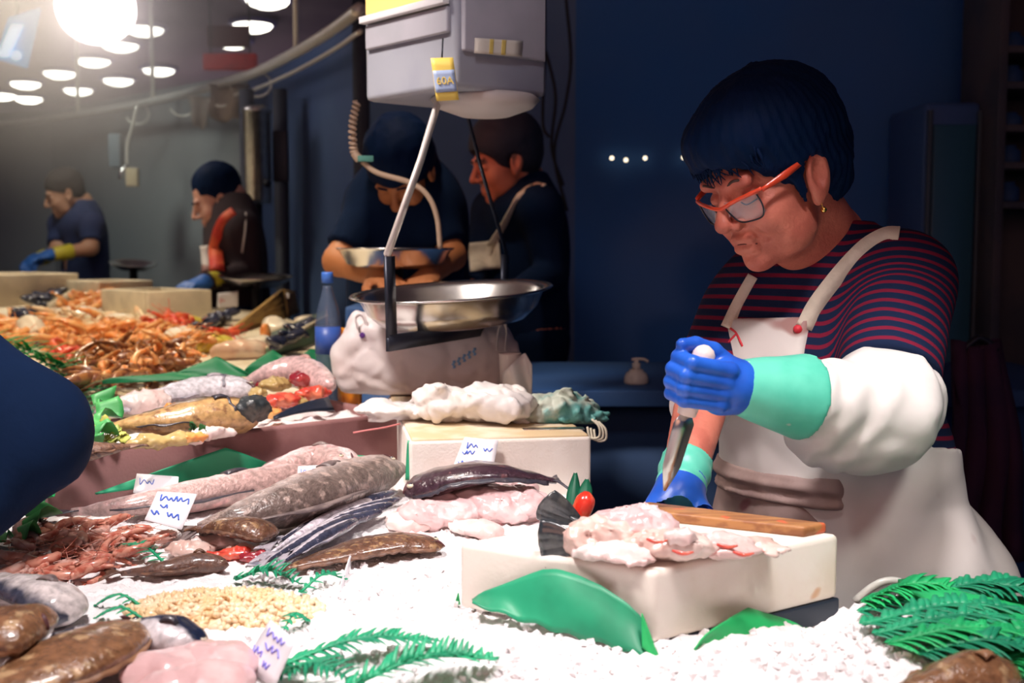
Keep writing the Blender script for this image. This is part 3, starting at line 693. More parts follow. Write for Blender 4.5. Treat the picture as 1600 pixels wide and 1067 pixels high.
# stickers
def on_face(px, py, base, nrmv):
    d = ray(px, py); o = np.array([0, 0, CAMZ]); tt = np.dot(base-o, nrmv)/np.dot(d, nrmv); return o+d*tt
def card4(pts, t=.001, bulge=0):
    a, b, c, d = [np.asarray(p, float) for p in pts]; g = []
    for u in np.linspace(0, 1, 6):
        g.append([a*(1-u)*(1-v)+b*u*(1-v)+c*u*v+d*(1-u)*v+np.cross(nrm(b-a), nrm(d-a))*bulge*math.sin(u*math.pi) for v in np.linspace(0, 1, 6)])
    return sheet(g, t)
def text_mesh(txt, o, ux, uy, h, m, parent, name='lettering', depth=.0006):
    cu = bpy.data.curves.new('tmp', 'FONT'); cu.body = txt; cu.size = 1.0; cu.extrude = .02; cu.align_x = 'CENTER'; cu.align_y = 'CENTER'
    to = bpy.data.objects.new('tmp', cu); COL.objects.link(to); bpy.context.view_layer.update()
    me = bpy.data.meshes.new_from_object(to.evaluated_get(bpy.context.evaluated_depsgraph_get()))
    v = np.array([list(x.co) for x in me.vertices]); f = [list(p.vertices) for p in me.polygons]
    bpy.data.objects.remove(to); bpy.data.meshes.remove(me); bpy.data.curves.remove(cu)
    n = np.cross(nrm(ux), nrm(uy)); W = o+np.outer(v[:, 0]*h, nrm(ux))+np.outer(v[:, 1]*h, nrm(uy))+np.outer(v[:, 2]/.02*depth, n)
    return obj(name, W, f, m, parent, smooth=False)
Yl = 2.13
pts = [P(673, 91, Yl), P(708, 90, Yl), P(717, 156, Yl), P(682, 158, Yl)]
lab = thing('scale_label', 'yellow label with blue band reading 60A hung on the grey scale', 'label', P(700, 158, Yl))
M['yl'] = mat('yellow_card', (.85, .62, .12), rough=.5); M['bl'] = mat('blue_band', (.33, .42, .62), rough=.5)
obj('card', *card4(pts, .004), M['yl'], lab)
f = lambda u, v: (pts[0]*(1-u)+pts[1]*u)*(1-v)+(pts[3]*(1-u)+pts[2]*u)*v-[0, .0035, 0]
obj('band', *card4([f(.02, .30), f(.98, .29), f(.98, .80), f(.02, .81)], .002), M['bl'], lab)
text_mesh('60A', f(.5, .55)-[0, .002, 0], f(1, .5)-f(0, .5), f(.5, 0)-f(.5, 1), .019, M['yl'], lab)
obj('string', *tube([pts[0]*.5+pts[1]*.5, P(692, 60, Yl+.02)], .0015, 6), M['steel_dark'], lab)
rn = -axl
q = [on_face(x, y, rf-axl*.0125, rn) for x, y in ((742, 59), (817, 64), (815, 89), (741, 83))]
lab = thing('scale_sticker', 'long white and yellow sticker on the side of the grey scale', 'sticker', (q[2]+q[3])/2)
obj('sticker', *card4(q, .001), mat('sticker_white', (.75, .70, .60), rough=.5), lab)
for k, (u0, u1) in enumerate(((.30, .38), (.55, .64))):
    g = lambda u, v: (q[0]*(1-u)+q[1]*u)*(1-v)+(q[3]*(1-u)+q[2]*u)*v-axl*.0012
    obj('yellow_stripe', *card4([g(u0, .02), g(u1, .02), g(u1, .98), g(u0, .98)], .0006), mat('sticker_yellow', (.72, .55, .15), rough=.5), lab)
# coiled cord and hose by the scale
def coil(pts, r, turns, n=200):
    c = bez(pts, n); fr = frames(c); return np.array([p+r*(s*math.cos(th)+a*math.sin(th)) for p, (tt, s, a), th in zip(c, fr, np.linspace(0, turns*2*math.pi, n))])
M['cord'] = mat('tan_coil', (.50, .36, .26), rough=.5)
t = thing('coiled_cord', 'tan coiled cord hanging from the scale and curving over the bending worker', 'cord', P(560, 280, 2.75))
obj('coil', *tube(coil([P(558, 158, 2.75), P(551, 195, 2.75), P(553, 235, 2.75), P(562, 250, 2.75)], .007, 15, 220), .004, 6), M['cord'], t)
obj('hose', *tube(bez([P(566, 252, 2.75), P(590, 270, 2.75), P(640, 285, 2.75), P(668, 305, 2.75), P(683, 340, 2.76), P(688, 388, 2.78)], 40), .0065, 8), M['cord'], t)
obj('clip', *box(P(571, 248, 2.74), (.018, .008, .007), yaw_axes(.3), bev=.002), mat('clip_teal', (.1, .3, .25), rough=.5), t)
# second, further scale pan
t = thing('scale_pan', 'steel weighing pan behind, at the bending worker', 'scale', P(618, 440, 3.05))
obj('pan', *lathe([(0, 0), (.09, .002), (.125, .015), (.145, .045), (.150, .05), (.156, .052), (.156, .049), (.147, .044), (.128, .01), (.09, -.003), (0, -.004)], P(618, 418, 3.05), 40), M['chrome'], t)
obj('pan_stem', *tube([P(618, 418, 3.05), P(618, 480, 3.05)], .02, 10), M['steel_dark'], t)
obj('pan_base', *box(P(618, 505, 3.05), (.12, .10, .05), bev=.01), M['navy'], t)
tag(obj('scale_table', *box((P(618, 505, 3.05)[0], 3.05, (P(618, 505, 3.05)[2]-.05)/2), (.13, .13, (P(618, 505, 3.05)[2]-.05)/2-.0005)), M['navy']), 'dark stand under the rear weighing pan', 'table')
# ------------------------------------------------------------------ plastic bags, bottle, crumpled bag
M['bag'] = mat('white_bag', (.80, .74, .74), (.70, .64, .66), 9, rough=.42, bump=.25, bscale=30)
M['bag2'] = mat('thin_bag', (.78, .73, .70), (.70, .66, .66), 8, rough=.4, bump=.3, bscale=34)
def crumple(p, s, amp, seed): 
    n = vnoise(p[:, 0], p[:, 1], p[:, 2], s, seed); n2 = vnoise(p[:, 0], p[:, 1], p[:, 2], s*2.3, seed+5)
    return amp*(1-2*np.abs(n))+amp*.45*(1-2*np.abs(n2))
bt = 1.128
def bagA(p):
    c = P(660, 585, 2.30)
    d = sd_ell(p, [c[0]-.062, 2.54, bt+.072], (.165, .095, .124)); d = smin(d, sd_ell(p, [c[0]+.075, 2.53, bt+.075], (.135, .085, .115)), .05)
    d = smin(d, sd_cap(p, P(560, 525, 2.51), P(555, 500, 2.51), .022, .012), .05)
    d = smin(d, sd_cap(p, P(775, 540, 2.50), P(784, 505, 2.50), .02, .006), .03)
    d = d+crumple(p, 4.5, .010, 3)
    return smax(d, bt-p[:, 2], .01)
v, f = surfnet(bagA, P(460, 480, 2.33)*[1, 0, 0]+[0, 2.38, bt-.01], [.12, 2.70, bt+.26], .0055)
t = thing('plastic_bag', 'bulging white plastic carrier bag under the scale pan', 'plastic bag', [-.18, 2.32, bt])
obj('bag_body', v, f, M['bag'], t)
hp = bez([P(776, 548, 2.435), P(779, 515, 2.435), P(786, 503, 2.435), P(791, 515, 2.435), P(790, 548, 2.44)], 16)
obj('handle', *strap(hp, (0, -.3, 1), .007, .002), M['bag'], t)
hp = bez([P(560, 515, 2.47), P(556, 496, 2.47), P(566, 492, 2.47), P(575, 512, 2.47)], 14)
obj('handle', *strap(hp, (0, -.3, 1), .008, .002), M['bag'], t)
# print on the bag: blue shape + writing
def front_of(fn, px, py, y0=2.1, y1=2.7):
    d = ray(px, py); o = np.array([0, 0, CAMZ]); ys = np.linspace(y0, y1, 260); pp = o+np.outer(ys/d[1], d); s = fn(pp); k = np.argmax(s < 0)
    return pp[k] if s[k] < 0 else None
def decal(name, fn, px0, px1, py0, py1, m, parent, shape, n=14, lift=.003):
    g = []; ok = True
    for u in np.linspace(0, 1, n):
        row = []
        for vv in np.linspace(0, 1, n):
            x, y = shape(u, vv); q = front_of(fn, px0+(px1-px0)*x, py0+(py1-py0)*y)
            if q is None: return None
            row.append(q-[0, lift, 0])
        g.append(row)
    return obj(name, *sheet(g, .0008), m, parent)
M['bagblue'] = mat('bag_print', (.50, .56, .78), (.62, .63, .78), 10, rough=.5)
decal('print', bagA, 705, 752, 555, 622, M['bagblue'], t, lambda u, v: (.15+.75*u*(1-.7*v)+.3*v, v))
M['bagtxt'] = mat('bag_lettering', (.20, .42, .72), rough=.5)
for k in range(5):
    decal('lettering', bagA, 707+k*8, 713+k*8, 575-k*5, 563-k*5, M['bagtxt'], t, lambda u, v: (u*.7+.3*math.sin(v*9), v), n=5, lift=.006)
decal('stain', bagA, 562, 571, 519, 528, mat('purple_spot', (.10, .03, .22), rough=.5), t, lambda u, v: (.5+(u-.5)*math.cos((v-.5)*2.4), v), n=6, lift=.005)
# second bag lying in front
def bagB(p):
    a = P(610, 655, 2.12); b = P(700, 640, 2.10); c2 = P(790, 640, 2.08)
    d = sd_ell(p, [a[0], 2.14, bt+.018], (.085, .06, .022)); d = smin(d, sd_ell(p, [b[0]+.01, 2.11, bt+.034], (.085, .06, .042)), .03)
    d = smin(d, sd_ell(p, [c2[0]-.005, 2.09, bt+.034], (.075, .065, .044)), .035)
    d = smin(d, sd_cap(p, P(600, 640, 2.14), P(562, 672, 2.10), .02, .008), .03)
    d = d+crumple(p, 8, .013, 8)
    return smax(d, bt-.004-p[:, 2], .006)
v, f = surfnet(bagB, [-.36, 1.98, bt-.01], [.10, 2.24, bt+.11], .0045)
t = thing('plastic_bag', 'flattened white plastic bag lying on the short foam box', 'plastic bag', [-.1, 2.1, bt])
obj('bag_body', v, f, M['bag2'], t)
hp = bez([P(625, 662, 2.06), P(600, 668, 2.04), P(575, 672, 2.03), P(552, 676, 2.03)], 12)
obj('red_string', *tube(hp, .0016, 6), mat('faded_red', (.62, .2, .2), rough=.6), t)
# upright torn piece at the right of the bag
g = []
for u in np.linspace(0, 1, 14):
    g.append([P(786+u*45, 640-(1-abs(u-.75)*.75)*vv*85-(1-u)*vv*20, 2.22+.015*math.sin(u*7+vv*3)) for vv in np.linspace(0, 1, 10)])
tag(obj('plastic_bag', *sheet(g, .002), M['bag2']), 'torn upright flap of white plastic beside the big carrier bag', 'plastic bag')
t = thing('paper_cup', 'small white cup half hidden behind the torn plastic flap', 'cup', P(797, 590, 2.3))
c = P(797, 592, 2.3)
obj('cup_wall', *lathe([(.018, -.05), (.022, .05), (.0235, .052), (.0205, .05), (.0165, -.048)], c, 20), M['bag'], t)
# crumpled teal bag
M['tealbag'] = mat('teal_net_bag', (.45, .50, .43), (.09, .30, .29), 14, lo=.45, hi=.6, rough=.5, bump=.5, bscale=50)
def bagC(p):
    c = P(880, 645, 2.12)
    d = sd_ell(p, [c[0], 2.13, bt+.022], (.062, .055, .042)); d = smin(d, sd_ell(p, [c[0]-.045, 2.13, bt+.008], (.05, .05, .03)), .03); d = smin(d, sd_ell(p, [c[0]+.05, 2.12, bt+.005], (.04, .04, .028)), .03)
    return smax(d+crumple(p, 11, .010, 12), bt-.004-p[:, 2], .006)
v, f = surfnet(bagC, [-.05, 2.02, bt-.01], [.22, 2.24, bt+.10], .0038)
t = thing('net_bag', 'crumpled teal and cream mesh bag on the end of the foam box', 'mesh bag', [.09, 2.12, bt])
obj('bag_body', v, f, M['tealbag'], t)
for k in range(3):
    a = P(925+k*5, 655+k*2, 2.05); obj('string', *tube(bez([a, a+[.012, -.01, -.012], a+[.012, -.012, -.03], a+[-.004, -.01, -.032], a+[-.008, 0, -.014]], 18), .0022, 6), mat('cream_string', (.6, .56, .45), rough=.7), t)
c = P(865, 668, 2.02); 
tag(obj('knife', *box([c[0], 2.035, 1.1255], (.055, .011, .0018), yaw_axes(.12), bev=.001), M['chrome']), 'flat steel knife blade lying in front of the mesh bag', 'knife')
# water bottle
c = P(513, 560, 2.62); zb = float(TZ(0, 2.62))
t = thing('water_bottle', 'clear plastic water bottle with blue cap behind the carrier bag', 'bottle', [c[0], 2.62, zb])
M['pet'] = mat('clear_bottle', (.10, .14, .22), rough=.12, alpha=.55, coat=.6)
ht = P(513, 425, 2.62)[2]-zb
obj('bottle_body', *lathe([(0, 0), (.026, 0), (.029, .01), (.029, ht*.18), (.0265, ht*.22), (.029, ht*.26), (.029, ht*.62), (.024, ht*.73), (.014, ht*.84), (.011, ht*.88), (.011, ht*.9)], [c[0], 2.62, zb], 24), M['pet'], t)
obj('cap', *lathe([(.0, ht), (.0125, ht), (.0135, ht*.985), (.0135, ht*.92), (.0, ht*.915)], [c[0], 2.62, zb], 18), mat('blue_cap', (.05, .16, .55), rough=.4), t)
obj('label_wrap', *lathe([(.0295, ht*.40), (.0295, ht*.60)], [c[0], 2.62, zb], 24), mat('blue_label', (.04, .10, .40), rough=.4), t)
c = P(545, 512, 2.62)
t = thing('crisp_packet', 'orange and yellow packet peeping out beside the water bottle', 'packet', [c[0], c[1], 1.085])
g = []
for u in np.linspace(0, 1, 8): g.append([[c[0]+(u-.5)*.05, 2.62+.012*math.sin(u*math.pi), 1.085+vv*(c[2]-1.09)+.006*math.sin(u*9)] for vv in np.linspace(0, 1, 8)])
obj('packet_body', *sheet(g, .01), mat('orange_packet', (.75, .22, .02), (.8, .5, .03), 12, rough=.35), t)
# ------------------------------------------------------------------ fish
def prof_round(t):   # half height along the body, 0 = snout, 1 = tail root
    return np.interp(t, [0, .03, .08, .16, .28, .42, .6, .78, .9, 1], [.12, .40, .60, .82, .97, 1, .86, .52, .26, .20])
def prof_hake(t): return np.interp(t, [0, .03, .08, .16, .25, .40, .6, .8, .92, 1], [.30, .60, .78, .93, 1, .95, .78, .46, .24, .18])
def prof_flat(t): return np.interp(t, [0, .02, .06, .14, .28, .45, .62, .8, .92, 1], [.16, .36, .56, .78, .96, 1, .90, .60, .28, .16])
def prof_blunt(t): return np.interp(t, [0, .02, .07, .18, .3, .5, .7, .85, .94, 1], [.45, .68, .86, .98, 1, .95, .75, .5, .32, .24])
M['eye'] = mat('fish_eye', (.02, .02, .03), rough=.1, coat=1)
M['eye_ring'] = mat('fish_eye_ring', (.55, .50, .38), rough=.25)
M['mouth'] = mat('fish_mouth', (.09, .03, .035), rough=.5)
def fish(name, label, pts, hh, hw, bodym, finm, side=None, prof=prof_round, tail=.16, dorsal=True, fringe=0, eye=True, cat='fish', group=None, lift=True, N=34, K=18, tail_h=1.4, roll=0., notch=.5, gill=False, mouth=True, pect=True):
    """fish lying on its side: pts from snout to tail root (on its centre line); hh half height (in the lying plane), hw half thickness (up)"""
    c = bez(pts, N); T = np.gradient(c, axis=0); T /= np.linalg.norm(T, axis=1)[:, None]
    up = np.array([0, 0, 1.]); ts = np.linspace(0, 1, N); V = []; A_ = []; F = []; ax = []
    sg = -1 if side is None else side        # +1: back points to the left of the swimming direction
    for i, (p, t) in enumerate(zip(c, T)):
        a = nrm(np.cross(up, t))*sg; b = nrm(np.cross(t, a)); b = b if b[2] > 0 else -b
        a, b = a*math.cos(roll)+b*math.sin(roll), b*math.cos(roll)-a*math.sin(roll)
        ax.append((t, a, b)); h = hh*prof(ts[i]); w_ = hw*np.interp(ts[i], [0, .04, .12, .3, .5, .8, 1], [.16, .5, .82, 1, .92, .5, .22])
        for k in range(K):
            th = 2*math.pi*k/K; V.append(p+a*h*math.cos(th)+b*w_*math.sin(th)); A_.append((ts[i], .5+.5*math.cos(th), .5+.5*math.sin(th)))
    for i in range(N-1):
        for k in range(K): F.append((i*K+k, i*K+(k+1) % K, (i+1)*K+(k+1) % K, (i+1)*K+k))
    F.append(tuple(range(K))[::-1]); F.append(tuple(range((N-1)*K, N*K)))
    V = np.array(V); V[:, 2] += hw*.10*vnoise(V[:, 0], V[:, 1], V[:, 2], 16, 3)+hw*.05*vnoise(V[:, 0], V[:, 1], V[:, 2], 38, 5); L = np.linalg.norm(np.diff(c, axis=0), axis=1).sum()
    lo = V.min(0); root = thing(name, label, cat, [c[N//2][0], c[N//2][1], lo[2]], group)
    obj('body', V, F, bodym, root, attrs={'fishc': A_})
    def fin(nm, pts2):
        return obj(nm, *sheet(pts2, .0022), finm, root)
    # tail fan
    t, a, b = ax[-1]; g = []
    for u in np.linspace(-1, 1, 13):
        L2 = L*tail*(1-notch*.45*(1-abs(u)))
        g.append([c[-1]-t*L*.03+t*(L2)*v+a*u*hh*tail_h*(.14+.5*v)+b*(.0014*math.cos(u*22)*v+.003*math.sin(v*3+u)) for v in np.linspace(0, 1, 7)])
    fin('tail_fin', g)
    if dorsal:
        for nm, s, i0, i1, ht in (('dorsal_fin', 1, int(N*.32), int(N*.84), .36), ('anal_fin', -1, int(N*.55), int(N*.86), .26)):
            g = []
            for i in range(i0, i1):
                t, a, b = ax[i]; u = (i-i0)/(i1-i0-1); h = hh*prof(ts[i]); e = ht*hh*math.sin(math.pi*min(1, u*.75+.22))*(1+.12*math.sin(u*40))
                g.append([c[i]+s*a*(h*.9+e*v)+t*e*v*.5+b*.002*math.sin(u*12)*v for v in np.linspace(0, 1, 4)])
            fin(nm, g)
    if fringe:
        for s, nm in ((1, 'dorsal_fin'), (-1, 'anal_fin')):
            g = []
            for i in range(int(N*.06), int(N*.97)):
                t, a, b = ax[i]; u = i/N; h = hh*prof(ts[i]); e = fringe*math.sin(math.pi*min(1, u*.93+.03))*(1+.10*math.sin(u*70))
                g.append([c[i]+s*a*(h*.94+e*v)-b*hw*.25*v+b*.0012*math.sin(u*60)*v for v in np.linspace(0, 1, 4)])
            fin(nm, g)
    if pect:
        i = int(N*.27); t, a, b = ax[i]; w_ = hw; g = []
        for u in np.linspace(-1, 1, 7): g.append([c[i]+b*(w_*(.96-.10*u*u)+.0005)-a*hh*.18+t*L*.10*v+a*u*hh*(.08+.2*v)+b*.004*math.sin(v*3) for v in np.linspace(0, 1, 5)])
        fin('pectoral_fin', g)
    if eye:
        i = max(2, int(N*.085)); t, a, b = ax[i]; h = hh*prof(ts[i]); w_ = hw*np.interp(ts[i], [0, .04, .12, .3], [.16, .5, .82, 1]); r = hh*.13
        q = c[i]+a*h*.36+b*w_*.86
        e = obj('eye', *ball(q, (r, r, r*.6), 12, 8), M['eye_ring'], root); obj('pupil', *ball(q+b*r*.35, (r*.6, r*.6, r*.42), 10, 6), M['eye'], e)
    if gill:
        i = int(N*.21); g = []
        for th in np.linspace(.35, 2.75, 12):
            row = []
            for v in (0, .5, 1):
                j = min(N-1, max(0, i+int(3*math.sin(th)))); t, a, b = ax[j]; h = hh*prof(ts[j]); w_ = hw*np.interp(ts[j], [0, .04, .12, .3, .5], [.16, .5, .82, 1, .92])
                row.append(c[j]+(a*h*math.cos(th)+b*w_*math.sin(th))*(1.0+.008*math.sin(v*math.pi))+t*L*.018*(v-.5))
            g.append(row)
        obj('gill_cover', *sheet(g, .0015), finm, root)
    if mouth:
        t, a, b = ax[1]; q = c[0]
        mb = [q-t*.001-a*hh*.05, q+t*L*.03-a*hh*.12+b*hw*.45, q+t*L*.055-a*hh*.2+b*hw*.62]
        obj('mouth', *tube(bez(mb, 8), [hh*.035, hh*.05, hh*.055, hh*.055, hh*.05, hh*.04, hh*.03, hh*.015], 6), M['mouth'], root)
    return root
fm = {
 'hake_pink': fishmat('pink_hake_skin', (.46, .31, .29), (.82, .64, .64), (.62, .36, .35), edge=(.4, .75), mth=.54, rough=.36, mscale=42, bump=.5),
 'hake_grey': fishmat('grey_hake_skin', (.17, .125, .11), (.68, .57, .54), (.44, .33, .29), edge=(.30, .80), mth=.52, mscale=48, bump=.5),
 'silver': fishmat('silver_skin', (.13, .12, .13), (.70, .68, .74), (.5, .45, .46), edge=(.58, .74), mth=.62, rough=.2),
 'bass': fishmat('golden_skin', (.075, .05, .028), (.46, .28, .115), (.26, .13, .06), edge=(.30, .60), mth=.54),
 'sole': fishmat('brown_sole_skin', (.16, .075, .045), (.16, .075, .045), (.34, .20, .10), mscale=95, mth=.53, rough=.22, coat=.9, bump=.5),
 'sole_dark': fishmat('purple_brown_skin', (.045, .022, .032), (.06, .03, .04), (.14, .06, .065), mscale=60, mth=.58, rough=.22, coat=.8, bump=.3),
 'sard': fishmat('sardine_skin', (.045, .05, .085), (.72, .66, .72), (.42, .36, .42), edge=(.50, .62), mth=.62, rough=.18, mscale=120),
 'brown': fishmat('rough_brown_skin', (.13, .06, .04), (.22, .11, .07), (.07, .035, .03), mscale=110, mth=.52, rough=.5, bump=.5),
 'turbot': fishmat('tan_flatfish_skin', (.24, .115, .055), (.24, .115, .055), (.52, .34, .18), mscale=44, mth=.52, rough=.25, coat=.8, bump=.4),
 'pale': fishmat('pale_fish_skin', (.05, .055, .085), (.62, .56, .55), (.5, .46, .46), edge=(.72, .92), mth=.64, rough=.25),
 'darkblue': fishmat('dark_fish_skin', (.012, .02, .05), (.62, .58, .60), None, edge=(.28, .42), rough=.25),
 'pinkflesh': fishmat('pale_pink_skin', (.66, .45, .45), (.84, .64, .62), (.80, .42, .40), mscale=28, mth=.62),
}
fn = {'grey': mat('grey_fin', (.22, .17, .16), (.12, .09, .09), 40, rough=.4, bump=.5, bscale=120), 'dark': mat('dark_fin', (.035, .035, .05), (.06, .05, .06), 50, rough=.35, coat=.3, bump=.5, bscale=120),
      'brown': mat('brown_fin', (.20, .10, .06), (.10, .05, .035), 60, rough=.4, bump=.6, bscale=150), 'pink': mat('pink_fin', (.62, .36, .34), (.5, .3, .28), 30, rough=.4), 'tan': mat('tan_fin', (.34, .18, .09), (.22, .11, .06), 40, rough=.4, bump=.4, bscale=90),
      'silver': mat('silver_fin', (.42, .38, .42), (.2, .2, .25), 60, rough=.3)}
I = lambda x, y, off: GS(x, y, iceZ, off)
# front ice bed, back rows first
fish('hake', 'long pinkish hake with dark tail, lying along the long foam box', [I(505, 733, .030), I(400, 756, .030), I(300, 776, .028), I(200, 790, .024), I(112, 800, .018)], .036, .028, fm['hake_pink'], fn['dark'], side=1, prof=prof_hake, tail=.17, eye=False, mouth=False)
d = fish('hake', 'pale hake with open jaws peeping out at the back by the green leaf', [I(552, 726, .05), I(500, 722, .045), I(440, 735, .04), I(370, 755, .035)], .038, .032, fm['hake_pink'], fn['grey'], side=1, prof=prof_blunt, dorsal=False)
fish('hake', 'thick grey-brown hake with blunt head, largest on the ice', [I(620, 728, .045), I(545, 755, .045), I(460, 784, .042), I(380, 808, .036), I(310, 828, .026)], .052, .040, fm['hake_grey'], fn['grey'], side=1, prof=prof_hake, tail=.10)
sards = [((622, 768), (520, 800), (428, 850)), ((618, 786), (525, 815), (440, 862)), ((600, 797), (520, 824), (447, 868)), ((588, 778), (505, 812), (420, 866)), ((628, 778), (540, 806), (470, 842)), ((570, 800), (490, 836), (415, 878)), ((604, 772), (520, 796), (440, 842)), ((560, 812), (500, 842), (440, 880))]
ords = ['with its head highest, touching the grey hake', 'second from the top of the bunch', 'in the middle with its nose past the others', 'slanting low across the bunch', 'short one poking out at the head end', 'low one with its tail toward the brown sole section', 'tucked right under the grey hake', 'lowest of the bunch, against the brown sole']
for (a, b, c), o in zip(sards, ords):
    k = random.uniform(.010, .022)
    fish('sardine', 'small silver sardine with dark back '+o, [I(*a, k+.008), I(*b, k+.004), I(*c, k)], .0125, .0095, fm['sard'], fn['silver'], side=random.choice((1, 1, -1)), N=20, K=12, group='sardines in the bunch', gill=False, pect=False, tail=.14)
fish('sole', 'glossy brown sole lying whole at the front of the sardines', [I(694, 853, .014), I(620, 848, .017), I(540, 862, .016), I(445, 888, .010)], .036, .013, fm['sole'], fn['brown'], prof=prof_flat, fringe=.008, dorsal=False, tail=.08, N=44, pect=False, gill=False)
fish('sole', 'short round brown sole piece lying on red and white scraps', [I(426, 838, .030), I(390, 826, .036), I(345, 822, .036), I(306, 826, .030)], .030, .016, fm['sole'], fn['brown'], prof=prof_blunt, fringe=.004, dorsal=False, tail=.06, eye=False, gill=False, mouth=False, pect=False)
fish('gurnard', 'thin dark brown fish with a raised fin, alone on the ice', [I(356, 884, .012), I(310, 880, .014), I(250, 890, .013), I(190, 896, .01)], .018, .014, fm['brown'], fn['brown'], side=1, prof=prof_round, tail=.22)
# dark flatfish draped over pink fillets
fish('brill', 'dark purple-brown flatfish draped over pale pink fillets', [I(632, 772, .045), I(690, 752, .062), I(770, 738, .075), I(868, 752, .055)], .054, .022, fm['sole_dark'], fn['dark'], prof=prof_flat, fringe=.010, dorsal=False, tail=.08, N=44, pect=False, gill=False)
# bottom corner
fish('turbot', 'big tan flatfish in the bottom corner nearest the camera', [I(212, 975, .030), I(130, 1020, .032), I(40, 1060, .03), I(-70, 1100, .028)], .052, .018, fm['turbot'], fn['tan'], side=1, prof=prof_flat, fringe=.008, dorsal=False, tail=.12, pect=False, gill=False)
fish('turbot', 'round tan flatfish with pale belly cut by the picture edge', [I(72, 985, .05), I(20, 985, .05), I(-50, 985, .046), I(-120, 985, .04)], .055, .022, fm['turbot'], fn['tan'], side=1, prof=prof_blunt, fringe=.006, dorsal=False, tail=.12, eye=False, pect=False, gill=False)
fish('cod', 'pale grey fish with dark back, pointing in from the picture edge', [I(116, 962, .018), I(70, 938, .024), I(10, 918, .026), I(-70, 900, .024)], .036, .024, fm['pale'], fn['grey'], side=1, prof=prof_hake, tail=.1, eye=False, mouth=False)
fish('mackerel', 'dark blue fish with white belly behind the tan flatfish', [I(318, 1022, .014), I(270, 1000, .022), I(215, 990, .024), I(120, 985, .02)], .030, .024, fm['darkblue'], fn['dark'], side=-1, prof=prof_round, tail=.1, gill=False)
fish('sea_bream', 'blurred brown fish at the bottom edge below the green fern mat', [I(1588, 1062, .012), I(1530, 1058, .02), I(1460, 1072, .02), I(1370, 1100, .015)], .032, .024, fm['turbot'], fn['tan'], side=-1, prof=prof_round, tail=.14)
# fish in the long foam box
B = lambda px, py, z: G(px, py, z)
fish('sea_bass', 'silver fish with dark back lying at the rear of the long foam box', [B(400, 612, 1.150), B(340, 610, 1.152), B(270, 618, 1.150), B(195, 638, 1.145)], .045, .034, fm['silver'], fn['silver'], side=-1, gill=True, prof=prof_round, tail=.15)
fish('grouper', 'golden brown fish with black head lying at the front of the long foam box', [B(404, 650, 1.150), B(340, 650, 1.155), B(260, 658, 1.152), B(170, 668, 1.145)], .044, .036, fm['bass'], fn['dark'], side=-1, gill=True, prof=prof_blunt, tail=.08)
h = P(385, 645, 1.98)
fish('salmon', 'pale pink fish arching over the red seafood in the long foam box', [B(520, 604, 1.165), B(470, 582, 1.18), B(420, 586, 1.175), B(370, 606, 1.15)], .038, .036, fm['pinkflesh'], fn['pink'], side=1, prof=prof_round, tail=.1, eye=False, dorsal=False, mouth=False)
fish('grouper', 'small dark fish hanging over the corner of the long foam box', [B(95, 712, 1.125), B(125, 706, 1.135), B(160, 702, 1.138), B(200, 698, 1.135)], .026, .016, fm['brown'], fn['brown'], side=1, prof=prof_blunt, tail=.2)
# black head patch of the golden fish
def blob(name, label, c, r, m, cat, yaw=0, amp=.003, s=14, seed=1, h=.004, parent=None, group=None, flat=None, tilt=0):
    ax = yaw_axes(yaw); 
    if tilt: ax = ax @ np.array(Matrix.Rotation(tilt, 3, 'X'))
    c = np.asarray(c, float); r = np.asarray(r, float); R = max(r)+.01
    def fnc(p):
        d = sd_ell(p, c, r, ax)+1.5*amp*vnoise(p[:, 0], p[:, 1], p[:, 2], s, seed)+amp*.9*np.abs(vnoise(p[:, 0], p[:, 1], p[:, 2], s*2.2, seed+3))+amp*.4*vnoise(p[:, 0], p[:, 1], p[:, 2], s*4.6, seed+5)
        if flat is not None: d = smax(d, flat-p[:, 2], .003)
        return d
    v, f = surfnet(fnc, c-R, c+R, h)
    o = obj(name, v, f, m, parent)
    if label: tag(o, label, cat, group)
    return o
M['flesh'] = mat('pink_flesh', (.66, .44, .38), (.76, .60, .54), 22, rough=.3, coat=.5, bump=.3, bscale=70, spots=((.62, .10, .08), 26, .66))
M['flesh_white'] = mat('white_flesh', (.76, .63, .60), (.70, .50, .47), 18, rough=.3, coat=.5, bump=.3, bscale=80)
M['flesh_pink'] = mat('rosy_flesh', (.68, .43, .43), (.76, .56, .55), 14, rough=.28, coat=.6, bump=.3, bscale=60, spots=((.70, .20, .24), 12, .64))
M['flesh_red'] = mat('red_flesh', (.66, .06, .04), (.78, .22, .12), 22, rough=.3, coat=.6, bump=.4, bscale=70)
M['flesh_maroon'] = mat('maroon_flesh', (.28, .02, .035), (.45, .05, .05), 22, rough=.25, coat=.7, bump=.4, bscale=70)
M['flesh_yellow'] = mat('yellow_flesh', (.52, .38, .15), (.42, .28, .10), 26, rough=.4, coat=.3, bump=.5, bscale=60)
M['flesh_orange'] = mat('orange_flesh', (.80, .30, .08), (.85, .45, .15), 26, rough=.35, coat=.4, bump=.5, bscale=60)
blob('monkfish', 'small black monkfish lying at the end of the golden brown fish', B(392, 640, 1.165), (.034, .034, .026), mat('black_head', (.02, .026, .03), (.07, .06, .05), 34, rough=.4, coat=.2, bump=.6, bscale=80), 'fish', .6, seed=4, flat=1.12, amp=.006, s=18)  # the golden fish's black head, shaped as a separate blob
